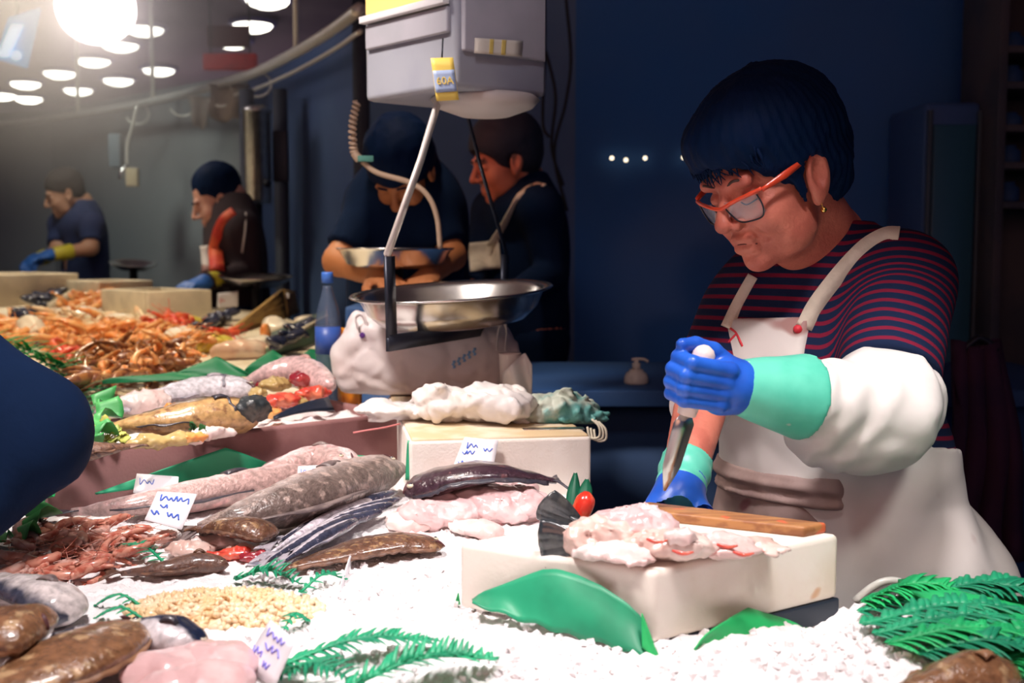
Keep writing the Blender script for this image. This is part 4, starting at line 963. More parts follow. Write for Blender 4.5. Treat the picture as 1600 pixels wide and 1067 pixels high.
for px, py, z, r, m, lab in ((430, 600, 1.165, (.035, .025, .014), 'flesh_yellow', 'yellow roe piece lying under the pale pink arching fish'), (402, 615, 1.15, (.022, .02, .012), 'flesh_yellow', 'small dark yellow roe piece near the silver fish head'),
        (470, 592, 1.175, (.030, .028, .016), 'flesh_maroon', 'dark maroon slice of fish on top of the red seafood'), (500, 590, 1.17, (.03, .03, .016), 'flesh_red', 'red slice of fish nearest to the carrier bag'),
        (440, 625, 1.15, (.048, .026, .014), 'flesh_red', 'long bright red slice of fish in the long foam box'), (490, 615, 1.155, (.04, .026, .014), 'flesh_red', 'broad red slice of fish beside the dark divider'), (420, 646, 1.135, (.03, .018, .010), 'flesh_orange', 'orange slice at the front edge of the long foam box'),
        (225, 630, 1.15, (.055, .03, .026), 'flesh_white', 'smooth white piece behind the golden brown fish'), (285, 638, 1.16, (.04, .012, .010), 'flesh_orange', 'thin orange strip between the silver and golden fish'),
        (260, 688, 1.135, (.075, .018, .012), 'flesh_yellow', 'yellow strip along the front edge of the long foam box'), (330, 678, 1.135, (.05, .018, .012), 'flesh_white', 'white strip along the front edge of the long foam box'), (300, 684, 1.136, (.04, .009, .008), 'flesh_orange', 'narrow orange strip at the front edge of the long foam box')):
    blob('fish_piece', lab, B(px, py, z), r, M[m], 'fish piece', .75, seed=px % 9, group='pieces in the long foam box', amp=.0055, s=20, h=.0034)
rr_ = np.random.default_rng(3)
for k in range(14):
    px, py = rr_.uniform(405, 512), rr_.uniform(592, 640); z = 1.165-(py-592)*.0006; mk = rr_.choice(['flesh_red', 'flesh_maroon', 'flesh_red', 'flesh_orange', 'flesh_yellow', 'flesh_pink'])
    blob('fish_piece', 'small cut %s piece in the red seafood of the long foam box' % {'flesh_red': 'red', 'flesh_maroon': 'maroon', 'flesh_orange': 'orange', 'flesh_yellow': 'yellow', 'flesh_pink': 'rosy'}[mk], B(px, py, z), (rr_.uniform(.014, .026), rr_.uniform(.01, .016), rr_.uniform(.008, .013)), M[mk], 'fish piece', rr_.uniform(-1, 1.5), seed=k, group='small pieces in the long foam box', amp=.005, s=26, h=.003)
# divider
a, b_, c_ = B(428, 655, 1.13), B(522, 642, 1.13), B(512, 622, 1.15)
tag(obj('tray_divider', *sheet([[a*(1-u)+b_*u+(c_-b_)*v*(.15+.85*u)+[0, 0, .006*math.sin(u*3)] for v in np.linspace(0, 1, 5)] for u in np.linspace(0, 1, 10)], .004), mat('black_plastic', (.012, .018, .035), rough=.35)), 'black plastic wedge divider beside the red slices', 'divider')
# herbs
M['herb'] = mat('parsley', (.03, .16, .05), (.02, .10, .03), 40, rough=.5)
M['herb_y'] = mat('yellow_leaf', (.50, .48, .10), (.3, .36, .08), 30, rough=.5)
def leafy(name, label, c, n, r, m, cat, seed=1, size=.016, up=.5):
    rr = np.random.default_rng(seed); root = thing(name, label, cat, c)
    for k in range(n):
        d = rr.normal(size=3); d[2] = abs(d[2])*up+.15; d = nrm(d); e = np.asarray(c)+d*r*rr.uniform(.4, 1)
        s = nrm(np.cross(d, rr.normal(size=3))); nn = np.cross(s, d); L = size*rr.uniform(.7, 1.3)
        g = [[e+d*L*u+s*L*.45*v*math.sin(math.pi*(.12+.85*u))*(1+.2*math.sin(u*16))+nn*L*.12*(abs(v)-u*u) for v in np.linspace(-1, 1, 5)] for u in np.linspace(0, 1, 7)]
        o = obj('leaf', *sheet(g, .0008), m, root); obj('stalk', *tube([c, e], .0009, 5), m, o)
    return root
leafy('parsley_sprig', 'small dark green parsley sprig on the golden fish', B(298, 672, 1.14), 9, .014, M['herb'], 'herb', 2, .014)
leafy('parsley_sprig', 'tiny parsley tuft at the front rim of the long foam box', B(322, 680, 1.135), 7, .010, M['herb'], 'herb', 5, .011)
leafy('lettuce_garnish', 'yellowish shredded leaves at the end of the long foam box', B(165, 690, 1.13), 26, .034, M['herb_y'], 'herb', 3, .016)
# red and white scraps under the round sole piece
for px, py, r, m, lab in ((300, 858, (.035, .022, .012), 'flesh', 'pink and white scrap under the round sole piece'), (350, 868, (.04, .014, .010), 'flesh_red', 'red scrap strip beneath the round sole piece'), (388, 862, (.03, .016, .010), 'flesh', 'pale scrap beside the red strip under the sole piece'), (330, 850, (.04, .02, .012), 'flesh_white', 'white scrap right beneath the round sole piece'), (400, 872, (.022, .012, .008), 'flesh_maroon', 'dark red scrap nearest to the sardine tails')):
    blob('fish_scrap', lab, I(px, py, r[2]*.8), r, M[m], 'fish piece', .2, seed=px % 7, group='scraps under the sole', amp=.005, s=22, h=.003)
# pink fillets pile behind the cutting block
for px, py, r, yw, lab, m in ((700, 800, (.085, .05, .028), .3, 'broad pink fillet nearest the sardines', 'flesh_pink'), (765, 790, (.075, .05, .034), -.2, 'broad pink fillet in the middle of the pile under the dark flatfish', 'flesh_pink'), (815, 790, (.05, .045, .030), .2, 'pink fillet with red streak next to the dark tail fan', 'flesh_pink'), (650, 815, (.045, .035, .018), .5, 'small pale pink fillet in front of the pile by the sole', 'flesh_white'), (760, 765, (.09, .04, .035), .0, 'pink fillet right under the dark flatfish', 'flesh_pink'), (740, 826, (.05, .03, .014), -.4, 'thin pale fillet at the foot of the pile by the cutting block', 'flesh_white')):
    blob('fillet', lab, I(px, py, r[2]*.7), r, M[m], 'fillet', yw, seed=px % 11, group='pink fillets in the pile', amp=.0065, s=12, h=.0036)
# meat on the cutting block
tb = 1.101
for px, py, z, r, yw, lab, m in ((935, 842, 1.118, (.045, .036, .026), .3, 'lumpy pink flesh at the dark tail end of the cutting block', 'flesh'), (990, 825, 1.124, (.055, .034, .026), -.3, 'pale pink fillet against the brown board', 'flesh_pink'), (1040, 850, 1.118, (.055, .036, .018), -.5, 'whitish fillet in the middle of the cutting block', 'flesh'), (1110, 850, 1.113, (.06, .036, .012), -.5, 'flat white fillet toward the end of the cutting block', 'flesh_white'), (960, 865, 1.110, (.05, .028, .011), -.5, 'thin white flap hanging at the front of the cutting block', 'flesh_white'), (1175, 852, 1.109, (.05, .024, .008), -.55, 'thin pink flap at the far end of the cutting block', 'flesh'), (1062, 838, 1.135, (.018, .014, .010), 0, 'small white lump on top of the cut flesh', 'flesh_white')):
    blob('cut_fish', lab, G(px, py, z), r, M[m], 'cut fish', yw, seed=(px*7) % 13, group='cut flesh on the block', amp=.0055, s=17, flat=tb+.0005, h=.0028)
for k, (x, y) in enumerate(((1010, 842), (1050, 860), (1120, 850), (1145, 862))): 
    q = G(x, y, 1.135-k*.006); tag(obj('blood_vessel', *tube(bez([q, q+[.012, -.002, -.003], q+[.022, -.006, .0]], 8), [.001, .002, .0025, .0025, .002, .002, .0015, .001], 6), M['flesh_red']), 'thin red vein on the cut flesh, %s from the dark tails' % ('first', 'second', 'third', 'last')[k], 'vein', 'veins on the cut flesh')
# dark tails and pepper
M['tailskin'] = mat('black_tail_skin', (.025, .03, .035), (.07, .07, .07), 40, rough=.25, coat=.8, bump=.4, bscale=120)
def tail_fan(label, root, tip, hw, m, bend=.01, seed=0):
    r0, t0 = np.asarray(root, float), np.asarray(tip, float); d = t0-r0; s = nrm(np.cross(d, [0, -1, .3])); n = nrm(np.cross(s, d)); g = []
    for u in np.linspace(-1, 1, 15): g.append([r0+d*v*(1-.12*u*u)+s*u*hw*(.28+.72*math.sin(v*1.5))+n*(bend*math.sin(u*2.2)*v+.0012*math.cos(u*30)*v) for v in np.linspace(0, 1, 9)])
    rt = thing('fish_tail', label, 'fish tail', r0)
    obj('tail_fin', *sheet(g, .004), m, rt); obj('stump', *tube([r0-d*.35, r0, r0+d*.25], [hw*.5, hw*.42, hw*.25], 12, flat=.6), m, rt)
    return rt
tail_fan('dark fan-shaped fish tail sticking up behind the other tail', P(905, 815, 1.56), P(845, 785, 1.55), .022, M['tailskin'])
tail_fan('broad rounded black fish tail at the end of the cut flesh', G(902, 846, 1.118), G(842, 850, 1.112), .027, M['tailskin'], bend=.006)
t = thing('red_pepper', 'bright red chilli pepper standing behind the dark fish tails', 'pepper', P(912, 815, 1.58))
pp = bez([P(903, 816, 1.58), P(908, 800, 1.58), P(914, 784, 1.58), P(917, 768, 1.58)], 12)
obj('fruit', *tube(pp, [.010, .012, .013, .0135, .014, .0145, .0145, .0145, .014, .0125, .009, .004], 14), mat('pepper_red', (.62, .03, .015), (.75, .12, .05), 30, rough=.25, coat=.7), t)
obj('calyx', *lathe([(.004, -.012), (.012, -.004), (.014, .004), (.006, .008)], P(904, 818, 1.58), 12), mat('calyx_green', (.08, .16, .03), rough=.5), t)
for k, (x0, y0, x1, y1, lab) in enumerate(((893, 812, 900, 742, 'tall dark green leaf behind the red pepper'), (912, 790, 918, 752, 'short dark green leaf behind the red pepper'))):
    a, b_ = P(x0, y0, 1.62), P(x1, y1, 1.64); g = [[a+(b_-a)*u+np.array([1, 0, 0])*v*.010*math.sin(math.pi*(.15+.8*u))+[0, .006*abs(v)+.01*u*u, 0] for v in np.linspace(-1, 1, 7)] for u in np.linspace(0, 1, 10)]
    tag(obj('green_leaf', *sheet(g, .002), M['green_dark']), lab, 'leaf')

# ------------------------------------------------------------------ prawns
def prawn_mesh(name, m, L=.10, r=.009, curl=1.9, legs=True, ant=True):
    mb = MB(); n = 15; th = np.linspace(0, curl, n); R_ = L/curl
    c = np.stack([R_*np.sin(th)-R_*math.sin(curl)/2, R_*np.cos(th)-R_*.75, 0*th], 1)
    rad = np.interp(np.linspace(0, 1, n), [0, .08, .3, .6, .9, 1], [.25, .75, 1, .8, .45, .3])*r; rad = rad*np.where(np.arange(n) % 2, 1.08, .93)
    mb.add(tube(c, rad, 7, up=(0, 0, 1)))
    t = nrm(c[-1]-c[-2])
    for a in (-.5, 0, .5):
        s = np.array([t[0]*math.cos(a)-t[1]*math.sin(a), t[0]*math.sin(a)+t[1]*math.cos(a), 0]); q = np.array([-s[1], s[0], 0])
        mb.add(sheet([[c[-1]+s*L*.16*u+q*L*.025*v*math.sin(.4+2.4*u)+[0, 0, .0] for v in (-1, 0, 1)] for u in np.linspace(0, 1, 4)], .0012))
    if legs:
        for i in range(3, 9):
            i2 = i; d = nrm([-c[i2][0]*0, -1, 0]); mb.add(tube([c[i2], c[i2]+np.array([.004, -L*.13, (-1)**i*.005])], [.0012, .0006], 4))
    if ant:
        for s in (-1, 1): mb.add(tube(bez([c[0], c[0]+[-L*.15, L*.03, s*.004], c[0]+[-L*.4, -L*.05+s*L*.08, s*.01]], 6), .0006, 4))
    return mesh_data(name, np.concatenate(mb.v), mb.f, m)
pm = {'red': mat('red_prawn', (.42, .10, .065), (.62, .28, .20), 60, rough=.3, coat=.5), 'orange': mat('orange_prawn', (.80, .26, .06), (.85, .45, .18), 40, rough=.35, coat=.3), 'crimson': mat('crimson_prawn', (.72, .04, .025), (.80, .16, .06), 40, rough=.35, coat=.3),
      'cream': mat('cream_prawn', (.80, .66, .45), (.78, .5, .28), 40, rough=.4), 'brown': mat('brown_crayfish', (.22, .07, .035), (.42, .17, .05), 60, rough=.35, coat=.4), 'pinkb': mat('pink_brown_prawn', (.55, .26, .20), (.66, .42, .36), 50, rough=.3, coat=.5)}
pms = {k: [prawn_mesh('prawn', m, L, r, cu) for L, r, cu in ((.085, .0095, 1.7), (.095, .010, 2.3), (.09, .009, 1.2))] for k, m in pm.items()}
kindw = {'red': 'brown-red', 'pinkb': 'pinkish brown', 'orange': 'orange', 'crimson': 'crimson', 'cream': 'cream coloured', 'brown': 'dark brown'}
def scatter_prawns(kind, polypx, n, fnz, off, lab, group, sc=1.0, tilt=.35, name='prawn', spread=.012, cat='prawn'):
    xs_ = [p[0] for p in polypx]; ys_ = [p[1] for p in polypx]; k = 0
    def inside(x, y):
        c = False; j = len(polypx)-1
        for i in range(len(polypx)):
            xi, yi = polypx[i]; xj, yj = polypx[j]
            if (yi > y) != (yj > y) and x < (xj-xi)*(y-yi)/(yj-yi)+xi: c = not c
            j = i
        return c
    while k < n:
        x, y = random.uniform(min(xs_), max(xs_)), random.uniform(min(ys_), max(ys_))
        if not inside(x, y): continue
        p = GS(x, y, fnz, off+random.uniform(0, spread)); me = random.choice(pms[kind])
        o = place(name, me, p, (random.uniform(-tilt, tilt), random.uniform(-tilt, tilt), random.uniform(0, 6.28)), sc*random.uniform(.85, 1.2)); tag(o, lab, cat, group); k += 1
scatter_prawns('red', [(20, 850), (70, 815), (180, 812), (245, 830), (235, 860), (130, 900), (70, 895)], 34, iceZ, .010, 'small brown-red prawn in the heap below the pink hake tail', 'prawns heaped on the front ice', .75)
scatter_prawns('pinkb', [(0, 880), (30, 838), (110, 816), (250, 822), (270, 850), (180, 850), (110, 905), (0, 905)], 30, iceZ, .006, 'pinkish prawn in the loose heap under the hakes', 'pinkish prawns under the hakes', .75)

# peeled shrimp heap (nobody could count it)
def heap(name, label, cat, cpx, rx, ry, hgt, m, fnz, n=420, size=.008, seed=1, elong=1.9):
    r = np.random.default_rng(seed); mb = MB(); c = GS(*cpx, fnz)
    g = []
    for a in np.linspace(0, 1, 10): g.append([[c[0]+rx*a*math.cos(t), c[1]+ry*a*math.sin(t), fnz(c[0], c[1])-.003+hgt*.8*(1-a*a)] for t in np.linspace(0, 2*math.pi, 25)])
    mb.add(sheet(g, .003))
    for k in range(n):
        a = math.sqrt(r.random())*.98; t = r.random()*6.28; p = np.array([c[0]+rx*a*math.cos(t), c[1]+ry*a*math.sin(t), 0]); p[2] = float(fnz(p[0], p[1]))+hgt*(1-a*a)*.85
        v, f = ball((0, 0, 0), (size*elong*.6, size*.5, size*.45), 6, 4); R_ = np.array(Matrix.Rotation(r.random()*6.28, 3, 'Z') @ Matrix.Rotation(r.normal()*.5, 3, 'Y')); v = v @ R_.T; mb.add((v+p, f))
    o = mb.build(name, m); return tag(o, label, cat, kind='stuff')
M['shrimp'] = mat('peeled_shrimp', (.80, .56, .30), (.86, .68, .46), 30, rough=.35, coat=.3)
heap('shrimp_heap', 'heap of small beige peeled shrimps ringed by green fern', 'shrimps', (352, 955), .118, .062, .024, M['shrimp'], iceZ, 700, .0085)
# pink pieces at the bottom
for px, py, r, yw, lab, m in ((265, 1050, (.05, .04, .024), .3, 'rosy fish piece at the bottom next to the tan flatfish', 'flesh_pink'), (330, 1040, (.05, .045, .022), .1, 'large pale rosy fish piece at the bottom by the price card', 'flesh_pink'), (300, 1075, (.06, .04, .024), .5, 'rosy piece with red cut at the very bottom edge', 'flesh_pink'), (228, 1030, (.014, .012, .012), 0, 'tiny pink lump between the dark fish and rosy pieces', 'flesh')):
    blob('fish_piece', lab, I(px, py, r[2]*.7), r, M[m], 'fish piece', yw, seed=px % 8, group='rosy pieces at the bottom', amp=.004)
# ------------------------------------------------------------------ plastic ferns
def fern(label, a, b, n=26, L=.035, w=.0032, m=None, up=.25, droop=.3, arch=.015, group='plastic ferns on the ice', cat='plastic fern', seed=1, name='fern_frond'):
    a, b = np.asarray(a, float), np.asarray(b, float); r = np.random.default_rng(seed); m = m or M['fern']
    c = bez([a, (a+b)/2+[0, 0, arch], b], n); root = thing(name, label, cat, a, group)
    obj('stem', *tube(c, np.linspace(.0022, .0008, n), 5), m, root)
    mb = MB(); d = nrm(b-a); s = nrm(np.cross(d, [0, 0, 1]))
    for i, p in enumerate(c):
        t = i/(n-1); ll = L*(math.sin(math.pi*(.18+.78*t))**.7)
        for sg in (-1, 1):
            e = nrm(s*sg+d*(.55+.2*r.random())+np.array([0, 0, up*r.uniform(.2, 1.4)])); wv = nrm(np.cross(e, [0, 0, 1]))
            g = [[p+e*ll*u+wv*w*v*(1-u)**.6-np.array([0, 0, droop*ll*u*u]) for v in (-1, 0, 1)] for u in np.linspace(0, 1, 5)]
            mb.add(sheet(g, .0006))
    o = mb.build('leaflets', m, root); tag(o, kind='stuff'); return root
fern('green plastic fern frond behind the shrimp heap', I(368, 905, .006), I(470, 912, .008), 16, .030, seed=1, up=.9)
fern('small green fern tip by the standing price card edge', I(470, 925, .005), I(540, 905, .006), 9, .016, seed=2, up=.6)
fern('green fern frond next to the thin brown fish', I(258, 880, .01), I(190, 855, .01), 12, .024, seed=3, up=.3)
fern('little green fern tip before the shrimp heap', I(230, 972, .004), I(150, 965, .004), 9, .016, seed=4, up=.1)
fern('green fern sprig at the end of the shrimp heap', I(225, 950, .004), I(150, 945, .004), 9, .014, seed=14, up=.1)
fern('long green fern frond running across the ice in front', I(440, 1040, .008), I(680, 1000, .010), 30, .034, seed=5, up=.35)
fern('green fern frond at the bottom edge of the ice', I(540, 1075, .012), I(775, 1030, .012), 28, .040, seed=6, up=.9)
fern('green fern frond beside the blue-written price card', I(440, 1050, .01), I(560, 1070, .01), 16, .034, seed=7, up=.5)
fern('dark green fern tip under the shrimp heap toward the card', I(480, 968, .004), I(440, 990, .004), 8, .014, seed=8, up=.2)
# green grass mat at the right
M['mat_green'] = mat('green_mat', (.012, .36, .12), (.02, .50, .15), 9, rough=.5)
k = 0
mats = [((1345, 955), (1600, 925)), ((1350, 975), (1620, 955)), ((1370, 990), (1620, 975)), ((1390, 1005), (1625, 1000)), ((1420, 940), (1640, 918)), ((1440, 1020), (1640, 1025)), ((1480, 925), (1680, 945)), ((1350, 940), (1500, 922)), ((1520, 1030), (1660, 985)), ((1560, 1040), (1690, 1040)), ((1600, 960), (1740, 930)), ((1620, 1000), (1740, 1010))]
mlab = ['at its back edge by the apron', 'second from its back edge', 'third from its back edge', 'in its middle', 'raised at its back, lightest green', 'at its front above the blurred brown fish', 'across its back corner', 'short one nearest the cutting block', 'crossing its front corner', 'at its very front corner', 'at the picture edge, toward the back', 'at the picture edge, toward the front']
for (a, b), lb in zip(mats, mlab):
    fern('broad green plastic fern of the green mat, '+lb, I(*a, .012), I(*b, .022), 26, .045, .0055, m=random.choice([M['mat_green'], M['green_bright'], M['fern']]), seed=k, up=.35, group='plastic ferns of the green mat'); k += 1
g = [[[x, y, float(iceZ(x, y))+.012+.012*math.sin(x*17+y*9)] for y in np.linspace(1.10, 1.375, 12)] for x in np.linspace(.47, 1.05, 18)]
tag(obj('grass_mat', *sheet(g, .004), M['mat_green']), 'green plastic mat lying under the ferns at the side', 'mat')
t = thing('clear_tub', 'clear plastic arch of a tub rim behind the green mat', 'tub', I(1390, 930, 0))
aa = [P(1335+ (1455-1335)*u, 945-38*math.sin(math.pi*min(1, u*1.0))*1.0+ (u-.5)*10, 1.395) for u in np.linspace(0, 1, 20)]
obj('rim', *tube(aa, .005, 8), mat('clear_rim', (.5, .5, .46), rough=.2), t)
obj('wall', *sheet([[p+[0, -.002, -.045*v] for v in np.linspace(0, 1, 4)] for p in aa[2:-2]], .002), mat('smoky_plastic', (.2, .22, .22), rough=.2, alpha=.75), t)
# lettuce / fern fringe behind the customer's elbow
M['lett'] = mat('lettuce', (.10, .42, .12), (.05, .30, .08), 16, rough=.45)
def ruffle(label, pts, w, m, seed=0, amp=.012, name='lettuce_leaf'):
    c = bez(pts, 40); r = np.random.default_rng(seed); fr = frames(c); g = []
    for i, (p, (t, s, a)) in enumerate(zip(c, fr)):
        ww = w*(.6+.4*math.sin(i*.5+seed)); g.append([p+s*ww*v+a*amp*v*math.sin(i*1.15+seed)+a*amp*.5*math.sin(i*.7) for v in np.linspace(0, 1, 6)])
    return tag(obj(name, *sheet(g, .0015), m), label, 'lettuce', 'lettuce leaves by the elbow')
ruffle('ruffled lettuce leaf beside the dark elbow, next to the long foam box', [P(118, 690, 1.80), P(140, 672, 1.86), P(150, 640, 1.95), P(142, 622, 2.0)], .045, M['lett'], 1)
ruffle('bright green lettuce leaf low between elbow and foam box', [P(40, 770, 1.72), P(62, 780, 1.72), P(85, 768, 1.74), P(92, 738, 1.78)], -.05, M['green_bright'], 2)
ruffle('lettuce leaf at the very side below the dark elbow', [P(-15, 842, 1.62), P(12, 836, 1.62), P(35, 826, 1.64), P(40, 795, 1.68)], .05, M['lett'], 4)
fern('green plastic fern along the far counter above the dark elbow', P(-20, 528, 2.9), P(150, 605, 2.72), 30, .10, .007, seed=21, up=.9, m=M['green_bright'], group='ferns above the elbow')
fern('shorter plastic fern hanging at the end above the dark elbow', P(80, 570, 2.75), P(158, 660, 2.5), 20, .08, .007, seed=22, up=.8, m=M['fern'], group='ferns above the elbow')
fern('bright plastic fern at the far edge above the dark elbow', P(-40, 540, 2.85), P(90, 575, 2.75), 20, .10, .007, seed=23, up=.9, m=M['green_bright'], group='ferns above the elbow')

# ------------------------------------------------------------------ price cards
def scribble(f, u0, u1, v, amp, n, seed):
    r = np.random.default_rng(seed); q = []
    for i in range(n): q.append(f(u0+(u1-u0)*(i+r.uniform(-.55, .55))/(n-1), v+amp*(1 if i % 2 else -1)*r.uniform(.25, 1.15)))
    return bez(q, n*4)
def price_card(label, corners, lines, ink=None, stick=None, bulge=.0):
    """corners: top left, top right, bottom right, bottom left; lines (u0,u1,v,amp,n)"""
    a, b, c, d = [np.asarray(p, float) for p in corners]; n = nrm(np.cross(b-a, d-a)); n = n if n[1] < 0 else -n
    root = thing('price_card', label, 'price card', (c+d)/2, 'price cards on the fish')
    obj('card', *card4((a, b, c, d), .0014, bulge), M['card'], root)
    f = lambda u, v: (a*(1-u)+b*u)*(1-v)+(d*(1-u)+c*u)*v+n*(.0012)
    for k, (u0, u1, v, am, nn) in enumerate(lines):
        obj('writing', *tube(scribble(f, u0, u1, v, am, nn, k+1), np.linalg.norm(d-a)*.018, 5), ink or M['ink'], root)
    if stick is not None: obj('stick', *tube([(c+d)/2, stick], .0016, 6), M['steel'], root)
    return root
price_card('white price card with blue writing lying on the grey hake and pink hake', [P(246, 768, 1.70), P(308, 772, 1.69), P(284, 828, 1.62), P(226, 812, 1.63)], [(.15, .9, .22, .09, 12), (.25, .45, .5, .08, 4), (.1, .3, .72, .09, 4), (.45, .8, .72, .1, 6)])
price_card('white price card half hidden behind the pink hake', [P(214, 740, 1.86), P(279, 745, 1.84), P(277, 775, 1.81), P(208, 770, 1.83)], [(.1, .45, .4, .15, 7)])
price_card('small price card with blue letters by the gaping fish head', [P(466, 729, 1.86), P(518, 726, 1.86), P(514, 744, 1.83), P(464, 747, 1.83)], [(.1, .9, .5, .22, 14)], ink=mat('strong_blue_ink', (.05, .12, .75), rough=.5))
price_card('price card with slanted blue writing leaning on the short foam box', [P(726, 683, 1.93), P(779, 688, 1.93), P(771, 728, 1.90), P(706, 734, 1.90)], [(.15, .45, .25, .09, 6), (.1, .42, .5, .09, 7), (.1, .3, .8, .09, 5), (.6, .85, .4, .10, 5)])
price_card('big tilted price card with violet writing at the bottom by the fern', [P(423, 968, I(378, 1040, .004)[1]+.012), P(462, 1000, I(428, 1075, .004)[1]+.012), I(428, 1075, .004), I(378, 1040, .004)], [(.15, .8, .2, .07, 9), (.3, .8, .45, .1, 6), (.05, .35, .6, .1, 6), (.45, .65, .75, .1, 5)], ink=M['ink2'])
e0, e1_, e2_, e3 = P(547, 868, 1.50), P(554, 872, 1.58), P(526, 968, 1.34), P(508, 985, 1.30)
price_card('price card seen edge-on as a white sliver before the brown sole', [e0, e1_, e2_, e3], [])
price_card('white price card with red mark standing on the far counter', [P(340, 458, 4.55), P(372, 455, 4.55), P(372, 479, 4.55), P(339, 482, 4.55)], [(.12, .35, .5, .15, 5)], ink=M['red'])
price_card('tiny white card beside the tan crate on the far counter', [P(440, 457, 4.35), P(452, 458, 4.35), P(452, 466, 4.35), P(441, 466, 4.35)], [])
# ------------------------------------------------------------------ far stall display
M['fbox'] = mat('cream_foam', (.72, .63, .46), (.60, .52, .38), 10, rough=.75, bump=.3, bscale=60)
M['crate'] = mat('tan_crate', (.46, .29, .10), (.38, .22, .08), 16, rough=.7, stretch=(1, 1, 5))
T = lambda x, y, off=0: GS(x, y, TZ, off)
def far_box(label, pl, pr, depth, h, m=None, lean=0., fillm=None, cat='foam box'):
    a, b = T(*pl), T(*pr); z = min(a[2], b[2]); t, ctr, ax = open_box('foam_box', label, a[:2], b[:2], depth, float(TZ(0, min(a[1], b[1])))-.004, z+h, m or M['fbox'], wall=.03, fill=z+h*.82, cat=cat, fillm=fillm or M['farice'])
    t['group'] = 'boxes on the far counter'; return t
far_box('wide cream foam box before the man in the navy shirt', (-15, 482), (124, 470), .45, .135)
far_box('cream foam box in the middle of the far counter behind orange prawns', (156, 478), (240, 470), .3, .10)
far_box('cream foam box with a stained front in the middle of the far counter', (232, 508), (332, 498), .35, .12)
# mussels in trays
M['mussel'] = mat('mussel_shell', (.02, .025, .055), (.05, .05, .07), 30, rough=.25, coat=.5)
v, f = ball((0, 0, 0), (.034, .017, .011), 10, 8); v = np.array(v); v[:, 1] *= 1-.35*(v[:, 0]/.034); me_mus = mesh_data('mussel', v, f, M['mussel'])
def mussels(polyline, n, off, lab, group, jit=5):
    for k in range(n):
        u = random.random()*(len(polyline)-1); i = int(u); a, b = polyline[i], polyline[i+1]; w_ = u-i
        p = T(a[0]+(b[0]-a[0])*w_+random.uniform(-jit, jit), a[1]+(b[1]-a[1])*w_+random.uniform(-jit*.6, jit*.6), off+random.uniform(0, .02))
        tag(place('mussel', me_mus, p, (random.uniform(-.5, .5), random.uniform(-.5, .5), random.uniform(0, 6.28)), random.uniform(.9, 1.4)), lab, 'mussel', group)
mussels([(48, 468), (75, 462), (108, 450)], 26, .03, 'dark mussel in the slanting tray by the wide cream box', 'mussels in the slanting tray')
mussels([(30, 489), (50, 486), (72, 480)], 18, .02, 'dark mussel in the small heap below the slanting tray', 'mussels below the slanting tray')
mussels([(300, 512), (335, 500), (372, 484)], 26, .015, 'dark shell on the strip beside the tan crate', 'shells beside the tan crate')
mussels([(425, 540), (460, 518), (505, 492)], 30, .04, 'dark mussel in the green tray near the water bottle', 'mussels in the green tray')
a, b = T(78, 484, .03), T(134, 452, .03)
tag(obj('serving_tray', *strap([a, b], (0, 0, 1), .05, .02), M['fbox']), 'cream tray edge slanting beside the mussels', 'tray')
# tan crate leaning
c0, c1, c2, c3 = T(352, 527, .0), T(440, 500, .0), P(441, 450, 4.25), T(356, 516, .03)
t = thing('wooden_crate', 'tan crate side rising to a point on the far counter', 'crate', (c0+c1)/2)
q0, q1, q2, q3 = T(350, 524), T(447, 497), P(440, 452, T(447, 497)[1]), T(350, 524, .012)
for k in range(4):
    u0, u1 = k/4+.006, (k+1)/4-.006
    L0 = q0*(1-u0)+q3*u0; L1 = q0*(1-u1)+q3*u1; R0 = q1*(1-u0)+q2*u0; R1 = q1*(1-u1)+q2*u1
    obj('slat', *card4((L1, R1, R0, L0), .012), M['crate'], t)
w0, w1 = q1, q2; obj('end_panel', *card4((w1, w1+[-.02, .35, -.02], w0+[-.02, .35, .0], w0), .012), M['crate'], t)
# green-grey tray near bottle
t = thing('serving_tray', 'grey-green slanted tray of mussels near the water bottle', 'tray', T(465, 545))
q0, q1 = T(418, 560), T(512, 530); 
obj('front_panel', *card4((q0+[0, 0, .03], q1+[0, 0, .075], q1, q0), .008), mat('grey_green', (.16, .27, .19), rough=.5), t)
obj('rim', *tube([q0+[0, 0, .03], q1+[0, 0, .075]], .007, 6), M['fbox'], t)
obj('bed', *card4((q0+[-.05, .3, .05], q1+[-.05, .3, .075], q1+[0, 0, .06], q0+[0, 0, .02]), .01), mat('tray_bed', (.10, .14, .12), rough=.5), t)
# green leaf dividers of the far counter
M['green_far'] = mat('far_green', (.0, .16, .055), (.0, .11, .04), 8, rough=.5)
leaf_sheet('plastic_leaf', 'dark green plastic leaf behind the silver fish, nearer the elbow', P(160, 600, 2.56), P(350, 590, 2.62), P(270, 576, 2.62), m=M['green_far'], prof=lambda s: s**.7)
leaf_sheet('plastic_leaf', 'dark green plastic leaf peak behind the silver fish head', P(270, 590, 2.64), P(392, 588, 2.66), P(338, 553, 2.68), m=M['green_far'], prof=lambda s: s**.9)
leaf_sheet('plastic_leaf', 'dark green plastic leaf under the grey-green tray', P(380, 585, 2.68), P(470, 580, 2.7), P(425, 543, 2.72), m=M['green_far'], prof=lambda s: s**.8)
leaf_sheet('plastic_leaf', 'dark green plastic leaf behind the pink arching fish, by the bottle', P(440, 590, 2.66), P(530, 598, 2.68), P(500, 545, 2.7), m=M['green_far'], prof=lambda s: min(1, s*1.4)**.8)
